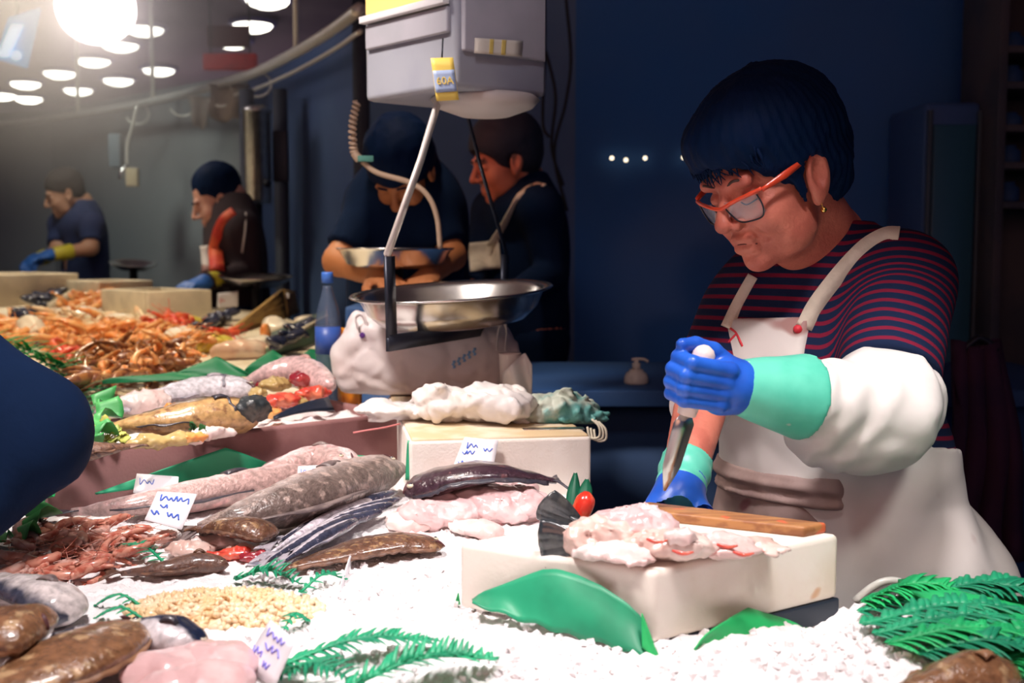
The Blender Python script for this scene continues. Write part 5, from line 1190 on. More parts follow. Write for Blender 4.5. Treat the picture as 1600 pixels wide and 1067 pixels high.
# shellfish heaps
G1 = 'orange prawns on the far counter'
scatter_prawns('orange', [(60, 510), (80, 500), (230, 505), (330, 520), (330, 545), (120, 545), (60, 535)], 80, TZ, .02, 'orange prawn in the wide heap on the far counter', G1, 1.5, .5, spread=.03)
scatter_prawns('orange', [(95, 470), (110, 456), (170, 455), (185, 462), (150, 476), (100, 478)], 30, TZ, .03, 'orange prawn heaped before the middle cream box', 'orange prawns before the cream box', 1.4, .5, spread=.03)
scatter_prawns('cream', [(50, 500), (120, 488), (240, 492), (250, 505), (120, 512)], 34, TZ, .015, 'cream coloured prawn along the back of the far heap', 'cream prawns on the far counter', 1.5, .5, spread=.025)
scatter_prawns('orange', [(-5, 498), (30, 495), (40, 530), (-5, 545)], 22, TZ, .02, 'orange prawn at the far edge above the green fern', 'orange prawns at the far edge', 1.5, .5)
scatter_prawns('crimson', [(215, 505), (300, 492), (300, 506), (225, 515)], 22, TZ, .025, 'crimson prawn in the strip behind the cream ones', 'crimson prawns in the strip', 1.4, .5)
scatter_prawns('crimson', [(312, 522), (355, 515), (360, 524), (318, 530)], 14, TZ, .02, 'crimson prawn beside the tan crate', 'crimson prawns by the crate', 1.3, .5)
scatter_prawns('crimson', [(75, 545), (120, 540), (125, 560), (85, 565)], 10, TZ, .02, 'crimson prawn near the plastic ferns', 'crimson prawns by the ferns', 1.3, .5)
scatter_prawns('brown', [(115, 560), (180, 545), (290, 540), (310, 552), (250, 575), (180, 600), (130, 602)], 90, TZ, .02, 'dark brown crayfish in the heap behind the silver fish', 'crayfish in the brown heap', 1.3, .7, name='crayfish', spread=.05, cat='crayfish')
scatter_prawns('orange', [(120, 556), (180, 545), (290, 536), (310, 545), (250, 565), (170, 590)], 26, TZ, .05, 'orange brown crayfish among the dark ones', 'orange crayfish in the brown heap', 1.0, .7, name='crayfish', spread=.03, cat='crayfish')
M['squid'] = mat('white_squid', (.80, .70, .56), (.84, .78, .66), 12, rough=.35, coat=.4)
M['lemon'] = mat('lemon_yellow', (.70, .55, .08), (.55, .45, .08), 20, rough=.5)
M['squid_pink'] = mat('pink_squid', (.78, .50, .36), (.82, .66, .52), 14, rough=.35, coat=.4)
for px, py, r, m, lab in ((110, 492, (.11, .07, .03), 'squid', 'white squid body at the back of the prawn heap'), (175, 500, (.08, .05, .025), 'squid', 'white squid body beside the purple shells'), (48, 520, (.05, .05, .06), 'squid', 'upright white squid piece near the ferns'), (285, 528, (.06, .05, .035), 'squid', 'white squid piece in front of the crimson strip'), (310, 535, (.05, .04, .03), 'squid', 'white squid piece beside the yellow clams'),
                          (340, 540, (.06, .04, .03), 'lemon', 'yellow clam heap piece below the tan crate'), (375, 548, (.085, .05, .035), 'squid_pink', 'pink tinted squid below the tan crate'), (405, 540, (.05, .04, .035), 'squid', 'white squid tube beside the pink one'), (430, 510, (.05, .05, .03), 'squid', 'white piece at the foot of the crate by the mussels'), (300, 502, (.05, .03, .02), 'lemon', 'yellowish clam by the dark shells'), (480, 500, (.05, .03, .02), 'squid', 'pale piece on the mussel tray toward the bottle'),
                          (90, 535, (.08, .05, .02), 'squid', 'white piece between ferns and prawns'), (416, 525, (.018, .02, .04), 'orangep', 'small upright orange claw by the mussel tray')):
    if m == 'orangep': M['orangep'] = pm['orange']
    blob('squid' if 'squid' in lab else 'seafood_piece', lab, T(px, py, r[2]*.6), r, M[m], 'squid' if 'squid' in lab else 'seafood', .3, amp=.008, s=7, seed=px % 9, h=.008, group='pale pieces on the far counter')
# purple shells
for k, (x, y) in enumerate(((95, 500), (155, 507), (70, 538), (175, 475))):
    blob('shell', 'small purple shell in the far heap, %s' % ('behind the long orange prawns', 'beside the white squid', 'above the crimson prawns', 'by the middle cream box')[k], T(x, y, .03), (.03, .018, .014), mat('purple_shell', (.20, .03, .07), rough=.3), 'shell', .4, h=.005)
# shallow steel bowl behind the counter
c = P(208, 412, 5.6)
t = thing('steel_bowl', 'shallow steel weighing bowl between the two far workers', 'bowl', c-[0, 0, .03])
obj('bowl', *lathe([(0, -.03), (.07, -.026), (.11, 0), (.115, .004), (.108, .002), (.068, -.020), (0, -.024)], c, 32, axis=(.1, -.12, 1)), M['chrome'], t)
obj('stand', *tube([c+[0, 0, -.03], [c[0], c[1], 0]], .02, 8), M['steel_dark'], t)
c = P(400, 434, 4.62)
t = thing('steel_pan', 'flat dark weighing pan beside the worker with the red scarf', 'scale', c-[0, 0, .04])
obj('pan', *lathe([(0, -.035), (.09, -.033), (.12, -.012), (.145, .006), (.150, .008), (.142, .002), (.118, -.018), (0, -.030)], c, 36, axis=(.03, -.06, 1)), M['chrome'], t)
obj('stem', *tube([c+[0, 0, -.03], [c[0], c[1], 0]], .02, 8), M['steel_dark'], t)
# ------------------------------------------------------------------ people: shared
M['skin'] = mat('skin', (.66, .20, .135), (.54, .145, .10), 22, rough=.48, bump=.3, bscale=190)
M['skin2'] = mat('skin_dark', (.46, .20, .12), (.38, .16, .10), 18, rough=.5)
M['hair'] = mat('black_hair', (.0012, .011, .045), (.002, .012, .05), 40, rough=.7, spec=.12, bump=.5, bscale=90, stretch=(1, 1, .3))
M['glove'] = mat('blue_glove', (.02, .12, .60), (.015, .09, .50), 16, rough=.35, bump=.15, bscale=60, spots=((.35, .38, .70), 30, .70))
M['glove_far'] = mat('blue_glove_far', (.04, .16, .55), rough=.4)
M['cuff'] = mat('teal_cuff', (.13, .62, .46), (.08, .50, .36), 10, rough=.4, bump=.1, bscale=60, spots=((.6, .7, .62), 26, .70))
M['yellow_cuff'] = mat('yellow_cuff', (.66, .56, .05), rough=.45)
M['apron'] = mat('white_apron', (.78, .73, .70), (.70, .66, .62), 6, rough=.55, bump=.2, bscale=20, spots=((.42, .24, .22), 7, .66))
M['apron_dirty'] = mat('stained_apron', (.46, .33, .29), (.34, .24, .22), 9, rough=.6, bump=.3, bscale=30, spots=((.24, .10, .11), 11, .62))
M['sleeve'] = mat('white_sleeve', (.80, .76, .74), (.72, .68, .66), 8, rough=.45, bump=.25, bscale=26)
M['strap_c'] = mat('cream_strap', (.74, .66, .54), (.66, .58, .47), 30, rough=.7, bump=.3, bscale=150)
M['gold'] = mat('gold', (.9, .6, .15), rough=.2, metal=1)
M['red_frame'] = mat('red_frame', (.85, .08, .03), rough=.35, coat=.4)
M['lens'] = mat('lens_glass', (.9, .95, 1), rough=.02, alpha=.16, coat=1)
M['blackf'] = mat('black_frame', (.02, .02, .03), rough=.3)
def stripes():
    m = bpy.data.materials.new('striped_knit'); m.use_nodes = True; nt = m.node_tree; b = nt.nodes['Principled BSDF']
    at = nt.nodes.new('ShaderNodeAttribute'); at.attribute_name = 'stripe'; sx = nt.nodes.new('ShaderNodeSeparateXYZ'); nt.links.new(at.outputs['Vector'], sx.inputs[0])
    k = nt.nodes.new('ShaderNodeMath'); k.operation = 'MULTIPLY'; nt.links.new(sx.outputs[0], k.inputs[0]); k.inputs[1].default_value = 2*math.pi/.0175
    s = nt.nodes.new('ShaderNodeMath'); s.operation = 'SINE'; nt.links.new(k.outputs[0], s.inputs[0])
    col = _mix(nt, _ramp(nt, s.outputs[0], .15, .75), (.009, .018, .055), (.19, .011, .036))
    nt.links.new(col, b.inputs['Base Color']); b.inputs['Roughness'].default_value = .9; b.inputs['Specular IOR Level'].default_value = .15
    bp = nt.nodes.new('ShaderNodeBump'); bp.inputs['Strength'].default_value = .3; bp.inputs['Distance'].default_value = .002; nt.links.new(_noise(nt, 260, 2), bp.inputs['Height']); nt.links.new(bp.outputs[0], b.inputs['Normal'])
    return m
M['knit'] = stripes(); M['brow'] = mat('brow_hair', (.07, .035, .03), rough=.8)
def yawF(deg):
    a = math.radians(deg); return np.array([-math.sin(a), -math.cos(a), 0]), np.array([math.cos(a), -math.sin(a), 0])
def headframe(yaw, pitch, roll=0):
    Fh, l = yawF(yaw); p = math.radians(pitch); f = Fh*math.cos(p)-np.array([0, 0, math.sin(p)]); u = Fh*math.sin(p)+np.array([0, 0, math.cos(p)])
    r = math.radians(roll); l2 = l*math.cos(r)+u*math.sin(r); u2 = u*math.cos(r)-l*math.sin(r); return f, l2, u2
def head_sdf(q, jowl=1.0, fine=True):
    """q in head coordinates (forward, left, up), metres"""
    d = sd_ell(q, (-.018, 0, .045), (.098, .077, .086))
    d = smin(d, sd_ell(q, (.030, 0, -.030), (.062, .062, .080)), .03)
    d = smin(d, sd_ell(q, (.040, 0, -.078), (.046, .050*jowl, .036)), .025)
    d = smin(d, sd_ell(q, (.076, 0, -.103), (.020, .022, .017)), .02)
    for s in (-1, 1):
        d = smin(d, sd_ell(q, (.055, s*.040, -.040), (.032, .026, .030)), .02)
        d = smin(d, sd_ell(q, (.030, s*.046, -.078), (.034, .018*jowl, .026)), .02)
        if fine: d = smax(d, -sd_ell(q, (.106, s*.034, -.002), (.024, .021, .015)), .014)
    d = smin(d, sd_cap(q, (.084, -.042, .022), (.084, .042, .022), .010), .014)
    d = smin(d, sd_cap(q, (.090, 0, .012), (.116, 0, -.028), .0075, .0105), .012)
    d = smin(d, sd_ell(q, (.116, 0, -.032), (.0115, .0125, .0105)), .006)
    for s in (-1, 1):
        d = smin(d, sd_ell(q, (.101, s*.014, -.038), (.012, .0085, .009)), .005)
        if fine:
            d = smin(d, sd_ell(q, (.074, s*.034, -.003), (.0145, .017, .0125)), .003)
            d = smax(d, -sd_cap(q, (.083, s*.020, -.010), (.079, s*.050, -.008), .0016), .002)
            d = smax(d, -sd_cap(q, (.100, s*.020, -.042), (.082, s*.036, -.068), .0025), .010)
            d = smax(d, -sd_ell(q, (.107, s*.007, -.0445), (.005, .003, .003)), .003)
    if fine:
        d = smin(d, sd_cap(q, (.090, -.017, -.0635), (.090, .017, -.0635), .0078), .004)
        d = smin(d, sd_cap(q, (.089, -.014, -.0778), (.089, .014, -.0778), .0098), .004)
        d = smax(d, -sd_cap(q, (.0995, -.021, -.0698), (.0995, .021, -.0698), .0036), .0015)
        d = smax(d, -sd_cap(q, (.101, 0, -.046), (.100, 0, -.058), .0025), .004)
    for s in (-1, 1):   # ears
        tl = math.radians(20); eax = np.array([[math.cos(tl), 0, math.sin(tl)], [0, 1, 0], [-math.sin(tl), 0, math.cos(tl)]])
        e = sd_ell(q, (-.010, s*.079, -.016), (.021, .011, .037), eax)
        e = smax(e, -sd_ell(q, (-.006, s*.092, -.010), (.0125, .0135, .024), eax), .004)
        e = smin(e, sd_ell(q, (.003, s*.077, -.047), (.010, .006, .010)), .006)
        d = smin(d, e, .005)
    return d
def loc(O, f, l, u):
    A = np.array([f, l, u]); return lambda p: (p-O) @ A.T, lambda q: O+np.asarray(q) @ A
def front_march(fnc, px, py, y0, y1, n=300):
    d = ray(px, py); o = np.array([0, 0, CAMZ]); ys_ = np.linspace(y0, y1, n); pp = o+np.outer(ys_/d[1], d); s = fnc(pp); k = int(np.argmax(s < 0))
    return (pp[k], True) if s[k] < 0 else (pp[int(np.argmin(s))], False)
def hand_fist(p, O, e1, e2, e3, k=1.0):
    """closed hand round a rod along e2 at O; e1 knuckle direction, e3 away on the palm side"""
    A = np.array([e1, e2, e3]); q = (p-O) @ A.T/k
    d = sd_ell(q, (-.045, -.002, -.002), (.036, .040, .022))
    d = smin(d, sd_cap(q, (-.05, -.002, 0), (-.085, -.002, 0), .031, .032), .02)
    zs_ = (.026, .0085, -.009, -.0255); rs = (.0108, .0112, .0106, .0095); ls = (.030, .033, .031, .026)
    for z, r, L in zip(zs_, rs, ls):
        fd = sd_cap(q, (-.034, z*.95, -.020), (L-.004, z, -.018), r*1.06, r)
        fd = smin(fd, sd_cap(q, (L-.004, z, -.018), (L-.002, z-.001, .014), r, r*.95), .004)
        fd = smin(fd, sd_cap(q, (L-.002, z-.001, .014), (-.006, z-.001, .023), r*.95, r*.85), .004)
        d = smin(d, fd, .0035)
        d = smin(d, sd_ell(q, (-.034, z*.95, -.021), (.011, .0105, .0105)), .006)
    th = sd_cap(q, (-.060, .022, .010), (-.024, .040, .016), .0145, .0125); th = smin(th, sd_cap(q, (-.024, .040, .016), (.006, .045, .017), .0125, .011), .005); th = smin(th, sd_cap(q, (.006, .045, .017), (.030, .043, .012), .011, .0085), .004)
    d = smin(d, th, .006)
    return d*k
def hand_open(p, W, dirn, palm, side, k=1.0, curl=.5):
    """relaxed hand from wrist W along dirn; palm = palm normal; side = thumb side"""
    A = np.array([dirn, side, palm]); q = (p-W) @ A.T/k
    d = sd_ell(q, (.045, 0, 0), (.048, .040, .016)); d = smin(d, sd_cap(q, (-.02, 0, 0), (.02, 0, 0), .028, .028), .02)
    for z, L, r in ((.029, .068, .0100), (.010, .076, .0104), (-.009, .071, .0100), (-.027, .056, .0090)):
        a = np.array([.080, z*.95, 0.]); b = a+np.array([L*.45*math.cos(curl*.7), z*.12, L*.45*math.sin(curl*.7)]); c = b+np.array([L*.32*math.cos(curl*1.6), 0, L*.32*math.sin(curl*1.6)]); e = c+np.array([L*.25*math.cos(curl*2.3), 0, L*.25*math.sin(curl*2.3)])
        fd = smin(sd_cap(q, a, b, r*1.05, r), smin(sd_cap(q, b, c, r, r*.92), sd_cap(q, c, e, r*.92, r*.8), .003), .003); d = smin(d, fd, .004)
    th = smin(sd_cap(q, (.012, .026, .006), (.045, .052, .016), .0145, .012), sd_cap(q, (.045, .052, .016), (.074, .056, .026), .012, .0095), .004)
    return smin(d, th, .008)*k

# ------------------------------------------------------------------ the fishmonger with red glasses
HF, HL, HU = headframe(58, 25, 4)
HO = np.array([.378, 1.70, 1.556])
toH, frH = loc(HO, HF, HL, HU)
TF, TL = yawF(47)
TA = np.array([TF, TL, [0, 0, 1]])
shL, elL, fiL = P(1408, 442, 1.72), P(1382, 640, 1.565), P(1088, 594, 1.44)
shR, elR, wrR = P(1195, 455, 1.96), P(1106, 590, 1.79), P(1068, 744, 1.615)
nb = P(1292, 385, 1.80)
chest = P(1262, 520, 1.83); belly = P(1305, 725, 1.835); hips = P(1335, 905, 1.86)
fdir = nrm(fiL-elL)                      # forearm direction
e2 = nrm(np.array([0, 0, 1.])-fdir*fdir[2]+np.array([0, -.22, 0])); e2 = nrm(e2-fdir*np.dot(e2, fdir)); e3 = np.cross(fdir, e2); e3 = e3 if e3[1] > 0 else -e3
wrL = fiL-fdir*.068
def torso(p):
    d = sd_ell(p, chest, (.120, .180, .165), TA)
    d = smin(d, sd_ell(p, chest+TF*.055-np.array([0, 0, .055]), (.095, .150, .085), TA), .05)
    d = smin(d, sd_ell(p, belly, (.150, .185, .19), TA), .06)
    d = smin(d, sd_ell(p, hips, (.165, .215, .19), TA), .06)
    d = smin(d, sd_cap(p, shL, shR, .062), .05)
    d = smin(d, sd_cap(p, nb+[0, 0, -.04], nb+[0, 0, .02], .075, .060), .05)
    return d
def armL_up(p): return sd_cap(p, shL, elL, .068, .060)
def armR_up(p): return sd_cap(p, shR, elR, .062, .052)
def legs(p):
    d = 9.
    for s in (-1, 1):
        h = hips+TL*s*.10-np.array([0, 0, .08]); d = np.minimum(d, sd_cap(p, h, [h[0], h[1], .50], .095, .065)); d = np.minimum(d, sd_cap(p, [h[0], h[1], .50], [h[0], h[1], .06], .062, .042)); d = np.minimum(d, sd_cap(p, [h[0], h[1], .045], np.array([h[0], h[1], .045])+TF*.14, .042, .035))
    return d
def neck(p): return smin(sd_cap(p, frH((-.030, 0, -.045)), nb+[0, 0, .0], .055, .062), sd_cap(p, frH((.02, 0, -.09)), nb+TF*.035+[0, 0, -.01], .038, .045), .03)
def whead(p): return smin(head_sdf(toH(p), 1.12), neck(p), .018)
def body(p):
    d = smin(torso(p)+.008, np.minimum(legs(p), 9), .05); d = smin(d, armL_up(p)+.008, .04); d = smin(d, armR_up(p)+.006, .04)
    d = smin(d, sd_cap(p, elL, wrL, .048, .032), .02); d = smin(d, sd_cap(p, elR, wrR, .045, .031), .02)
    return d
mbw = MB()
mbw.add(surfnet(body, np.array([.05, 1.35, .0]), np.array([.85, 2.12, 1.56]), .0085))
mbw.add(surfnet(whead, HO-.16, HO+.15, .0026))
ppl = mbw.build('person', M['skin'], anchor=[hips[0], hips[1], 0.])
tag(ppl, 'person in red-framed glasses, striped knit top and white apron cutting fish', 'person')
# sweater
def sleeve_cut(p): return np.dot(p-(elL+(shL-elL)*.24), nrm(elL-shL))   # >0 below the knit cuff
def sweater(p):
    a = smax(armL_up(p)-.008, sleeve_cut(p), .006); b = smax(armR_up(p)-.008, np.dot(p-elR, nrm(elR-shR)), .006)
    d = smin(torso(p)-.006, a, .035); d = smin(d, b, .035)
    d = smax(d, -sd_cap(p, nb+[0, 0, .045]-TF*.01, nb+[0, 0, .12]+TF*.02, .058, .075), .006)
    d = smax(d, p[:, 2]-(nb[2]+.04), .008)
    d = d+.0025*vnoise(p[:, 0], p[:, 1], p[:, 2], 5, 3)
    return d
v, f = surfnet(lambda p: smax(sweater(p), .92-p[:, 2], .004), [.05, 1.45, .90], [.85, 2.14, 1.56], .006)
hA = np.clip(np.dot(v-shL, nrm(elL-shL)), -.05, .4); wA = np.clip((.03-(armL_up(v)-.008))/.03, 0, 1)*np.clip((torso(v)-.0)/.03, 0, 1)
sc_ = (1-wA)*(-v[:, 2]+.10*np.dot(v-chest, TF))+wA*(hA-shL[2]+.04*np.dot(v-shL, TF))
obj('knit_top', v, f, M['knit'], ppl, attrs={'stripe': np.stack([sc_, sc_*0, sc_*0], 1)})
# hair
def hair(p):
    q = toH(p)
    d = sd_ell(q, (-.022, 0, .052), (.122, .100, .104)); d = smin(d, sd_ell(q, (-.070, 0, -.005), (.060, .078, .085)), .03)
    d = smin(d, sd_ell(q, (.055, 0, .075), (.060, .070, .050)), .03)
    face = sd_ell(q, (.105, 0, -.075), (.088, .125, .125)); 
    d = smax(d, -face, .008)
    for s in (-1, 1):
        d = smax(d, -sd_ell(q, (-.003, s*.105, -.022), (.028, .045, .042)), .006)
        d = smin(d, sd_ell(q, (.022, s*.073, -.010), (.012, .006, .032)), .006)
    th = np.arctan2(q[:, 1], q[:, 0]+.02)
    d = d+.0010*np.sin(th*46+q[:, 2]*60+3*np.sin(q[:, 2]*30))+.0045*vnoise(q[:, 0], q[:, 1], q[:, 2], 11, 6)
    return d
v, f = surfnet(hair, HO-.19, HO+.19, .0035)
hob = obj('hair', v, f, M['hair'], ppl)
mb = MB(); r = np.random.default_rng(5)
for k in range(60):     # fringe strands
    a = r.uniform(-.062, .072); z0 = r.uniform(.055, .075); z1 = r.uniform(.022, .050)-.25*max(0, abs(a)-.045)
    s0 = frH((.088-.9*a*a*6, a, z0)); s1 = frH((.100-.8*a*a*7, a*1.03+.006*r.normal(), (z0+z1)/2+.002)); s2 = frH((.098-.8*a*a*8, a*1.05+.010*r.normal(), z1))
    mb.add(tube(bez([s0, s1, s2], 8), np.linspace(.0035, .0005, 8), 5))
mb.build('fringe', M['hair'], ppl)
# brows, eyes
for s in (-1, 1):
    obj('eyebrow', *tube(bez([frH((.095, s*.014, .020)), frH((.096, s*.032, .026)), frH((.083, s*.052, .020))], 10), [.0008, .0016, .0019, .002, .002, .0019, .0018, .0015, .0011, .0006], 6), M['brow'], ppl)
    obj('eyelash_line', *tube(bez([frH((.088, s*.021, -.009)), frH((.090, s*.034, -.0125)), frH((.082, s*.049, -.009))], 10), .0011, 5), M['hair'], ppl)
obj('lip_line', *tube(bez([frH((.0915, -.022, -.0715)), frH((.0955, -.008, -.0695)), frH((.0955, .008, -.0695)), frH((.0900, .024, -.0725))], 14), .0011, 6), mat('lip_shadow', (.16, .04, .035), rough=.7), ppl)
# glasses
gz = lambda l, u, df=0: frH((.112+df-5*l*l, l, u-.002))
g = thing.__wrapped__ if hasattr(thing, '__wrapped__') else None
gob = obj('glasses', *tube(bez([gz(-.070, .004), gz(-.052, .003), gz(-.030, .001), gz(-.012, -.003), gz(0, -.005), gz(.012, -.003), gz(.030, .002), gz(.052, .006), gz(.070, .009)], 40), .0030, 8), M['red_frame'], ppl)
tag(gob, 'red-topped spectacle frame')
for s in (-1, 1):
    tp = bez([gz(s*.070, .007), frH((.050, s*.082, .010)), frH((.015, s*.084, .014)), frH((-.012, s*.083, .018))], 16)
    obj('temple_arm', *strap(tp, HU, np.interp(np.linspace(0, 1, 16), [0, .35, .7, 1], [.006, .0105, .007, .004]), .003), M['red_frame'], gob)
    rim = [gz(s*.012, -.004), gz(s*.012, -.014, -.004), gz(s*.020, -.030, -.008), gz(s*.036, -.033, -.008), gz(s*.056, -.030, -.006), gz(s*.063, -.014, -.002), gz(s*.062, .003)]
    obj('rim', *tube(bez(rim, 30), .0013, 6), M['blackf'], gob)
    gg = [[gz(s*(.013+.048*u), .003-.034*v*(1-.18*(2*u-1)**4), -.008*v) for v in np.linspace(0, 1, 6)] for u in np.linspace(0, 1, 8)]
    obj('lens', *sheet(gg, .0012), M['lens'], gob)
    obj('nose_pad', *ball(gz(s*.010, -.016, -.006), (.003, .003, .005), 8, 6), M['lens'], gob)
e = frH((.004, .081, -.064)); eb = obj('earring', *ball(e, .0045, 10, 8), M['gold'], ppl); obj('earring_hook', *tube([e+HU*.012, e], .0008, 5), M['gold'], eb)
# apron
zt_bib = P(1190, 504, 1.68)[2]; a0 = -.050
def apron(p):
    q = (p-chest) @ TA.T; z = p[:, 2]
    wv = np.interp(z, [.70, 1.05, 1.12, 1.18, zt_bib-.06, zt_bib], [.40, .40, .36, .20, .134, .130])
    ang = np.arctan2(q[:, 1], q[:, 0]+.15)
    fold = .006*np.sin(ang*11+3*np.sin(z*9))*np.clip((1.12-z)/.12, 0, 1)+.003*vnoise(p[:, 0], p[:, 1], z, 6, 4)
    skirt = np.clip((1.06-z), 0, .5)*.22
    d = torso(p)-.013-fold-skirt
    d = smax(d, np.abs(q[:, 1]-a0*np.clip((z-1.05)/.2, 0, 1))-wv, .006); d = smax(d, .015-q[:, 0]-.30*np.clip((1.16-z)/.05, 0, 1), .006)
    d = smax(d, z-zt_bib-.06*(q[:, 1]-a0), .004); d = smax(d, .66-z, .004)
    return d
v, f = surfnet(apron, [.10, 1.40, .64], [.85, 2.0, 1.40], .0055)
aob = obj('apron', v, f, M['apron'], ppl)
zbelt = P(1200, 778, 1.66)[2]
def belt(p):
    q = (p-belly) @ TA.T; zz = p[:, 2]-zbelt-.02*q[:, 1]
    d = torso(p)-.020-.004*np.sin(zz*260)-.004*vnoise(p[:, 0], p[:, 1], p[:, 2], 9, 2)
    return smax(smax(smax(d, np.abs(zz)-.024, .008), -q[:, 0]-.02, .004), q[:, 1]-.10, .01)
v, f = surfnet(belt, [.10, 1.45, zbelt-.06], [.82, 2.05, zbelt+.06], .005)
obj('waist_fold', v, f, M['apron_dirty'], aob)
def stain(p):
    q = (p-belly) @ TA.T
    d = apron(p)-.0016; d = smax(d, sd_ell(p, frT(.16, -.075, 1.118), (.12, .085, .050)), .003); return smax(d, -(apron(p)+.003), .001)
frT = lambda b, a, z: np.array([*(belly+TF*b+TL*a)[:2], z])
def bellypatch(p): return smax(apron(p)-.004, sd_ell(p, frT(.16, -.09, zbelt-.075), (.16, .17, .085), TA)+.006*vnoise(p[:, 0], p[:, 1], p[:, 2], 8, 1), .003)
v, f = surfnet(bellypatch, [.10, 1.40, zbelt-.16], [.75, 1.95, zbelt+.05], .0048)
obj('stained_panel', v, f, M['apron_dirty'], aob)
def bib_strap(pxs, name='strap', w=.024):
    pts = []
    for x, y in pxs:
        q, ok = front_march(lambda p: sweater(p)-.004, x, y, 1.40, 2.05); pts.append(q)
    c = bez(pts, 30); wdirs = [np.cross(np.array([0, -1, .35]), t) for t in np.gradient(c, axis=0)]
    return obj(name, *strap(c, wdirs, w, .004), M['strap_c'], aob)
bib_strap([(1256, 512), (1272, 480), (1295, 448), (1325, 412), (1355, 383), (1385, 367), (1405, 366)])
bib_strap([(1136, 512), (1150, 482), (1164, 456), (1178, 432)], w=.020)
def on_ap(x, y, lift=.002):
    q, ok = front_march(apron, x, y, 1.40, 2.0); return q+np.array([0, -lift, 0])
q = on_ap(1246, 514); obj('button', *lathe([(.0, -.003), (.0062, -.002), (.0066, .002)], q, 16, axis=(.2, 1, -.1)), M['red'], aob)
for st in ([(1141, 513), (1150, 520), (1156, 533), (1160, 541)], [(1150, 522), (1141, 531), (1134, 540)]):
    obj('red_letter', *tube(bez([on_ap(x, y, .0015) for x, y in st], 12), .0019, 6), M['red'], aob)
# sleeve protectors
def sleeveL(p):
    d = sd_cap(p, elL+(shL-elL)*.10, elL, .072, .070); d = smin(d, sd_cap(p, elL, wrL-fdir*.085, .070, .050), .03)
    d = smin(d, sd_ell(p, elL+np.array([-.055, -.005, -.035]), (.085, .06, .05)), .03)
    d = d+.004*vnoise(p[:, 0], p[:, 1], p[:, 2], 7, 5)+.0025*np.sin(np.dot(p-elL, fdir)*110+6*vnoise(p[:, 0], p[:, 1], p[:, 2], 4, 2))
    d = smax(d, np.dot(p-(wrL-fdir*.094), fdir), .006); return smax(d, -np.dot(p-(elL+(shL-elL)*.30), nrm(elL-shL)), .008)
lo = np.minimum(np.minimum(elL, shL), wrL)-.12; hi = np.maximum(np.maximum(elL, shL), wrL)+.12
v, f = surfnet(sleeveL, lo, hi, .005); obj('sleeve_cover', v, f, M['sleeve'], ppl)
def sleeveR(p):
    m_ = elR*.5+wrR*.5; d = sd_cap(p, elR, m_, .046, .046)+.004*vnoise(p[:, 0], p[:, 1], p[:, 2], 9, 5); return smax(d, np.dot(p-(elR*.62+wrR*.38), nrm(wrR-elR)), .006)
v, f = surfnet(sleeveR, elR-.13, elR+.13, .005); obj('sleeve_cover', v, f, M['sleeve'], ppl)
# a loose edge of plastic at the right wrist
# gloves
def cuffL(p):
    d = sd_cap(p, wrL+fdir*.012, wrL-fdir*.102, .034, .058)+.0012*vnoise(p[:, 0], p[:, 1], p[:, 2], 10, 5)
    d = smax(d, -np.dot(p-(wrL-fdir*.102), fdir)-.0, .003); return smax(d, np.dot(p-(wrL+fdir*.012), fdir), .004)
c = wrL-fdir*.04; v, f = surfnet(cuffL, c-.12, c+.12, .0042); cfo = obj('glove_cuff', v, f, M['cuff'], ppl)
v, f = surfnet(lambda p: smin(hand_fist(p, fiL, fdir, e2, e3, .93), sd_cap(p, wrL+fdir*.002, wrL+fdir*.012, .0355), .004), fiL-.11, fiL+.11, .0024); obj('glove', v, f, M['glove'], ppl)
# right arm glove
rd = nrm(wrR-elR); rd2 = nrm(rd+np.array([-.18, -.30, -.10]))
rpalm = nrm(np.array([-.2, -1, 0])-rd2*np.dot([-.2, -1, 0], rd2)); rside = np.cross(rpalm, rd2)
def cuffR(p):
    d = sd_cap(p, wrR-rd*.035, wrR+rd*.035, .039, .034)+.0015*np.sin(np.dot(p-wrR, rd)*230); d = smax(d, -np.dot(p-(wrR-rd*.030), rd), .004); return smax(d, np.dot(p-(wrR+rd*.036), rd), .004)
v, f = surfnet(cuffR, wrR-.09, wrR+.09, .004); obj('glove_cuff', v, f, M['cuff'], ppl)
v, f = surfnet(lambda p: smin(hand_open(p, wrR+rd*.034, rd2, rpalm, rside, 1.0, .55), sd_cap(p, wrR+rd*.018, wrR+rd*.04, .0355), .01), wrR-.07+[0, 0, -.18], wrR+.10+[0, 0, 0], .0028); obj('glove', v, f, M['glove'], ppl)
# knife held in the fist: pale handle end showing above the fist
t = thing('knife', 'knife with pale handle gripped in the raised blue glove', 'knife', fiL-e2*.05)
hd_ = [fiL+e2*z for z in (-.046, -.03, 0, .027, .036, .042, .046)]
obj('handle', *tube(hd_, [.012, .0135, .014, .0148, .0145, .011, .004], 14), mat('pale_handle', (.74, .62, .58), rough=.4), t)
bl = [fiL+e2*z+fdir*.0 for z in np.linspace(-.046, -.15, 10)]
obj('blade', *strap(bl, fdir, np.interp(np.linspace(0, 1, 10), [0, .1, .7, 1], [.016, .030, .026, .003]), .0016), M['steel'], t)
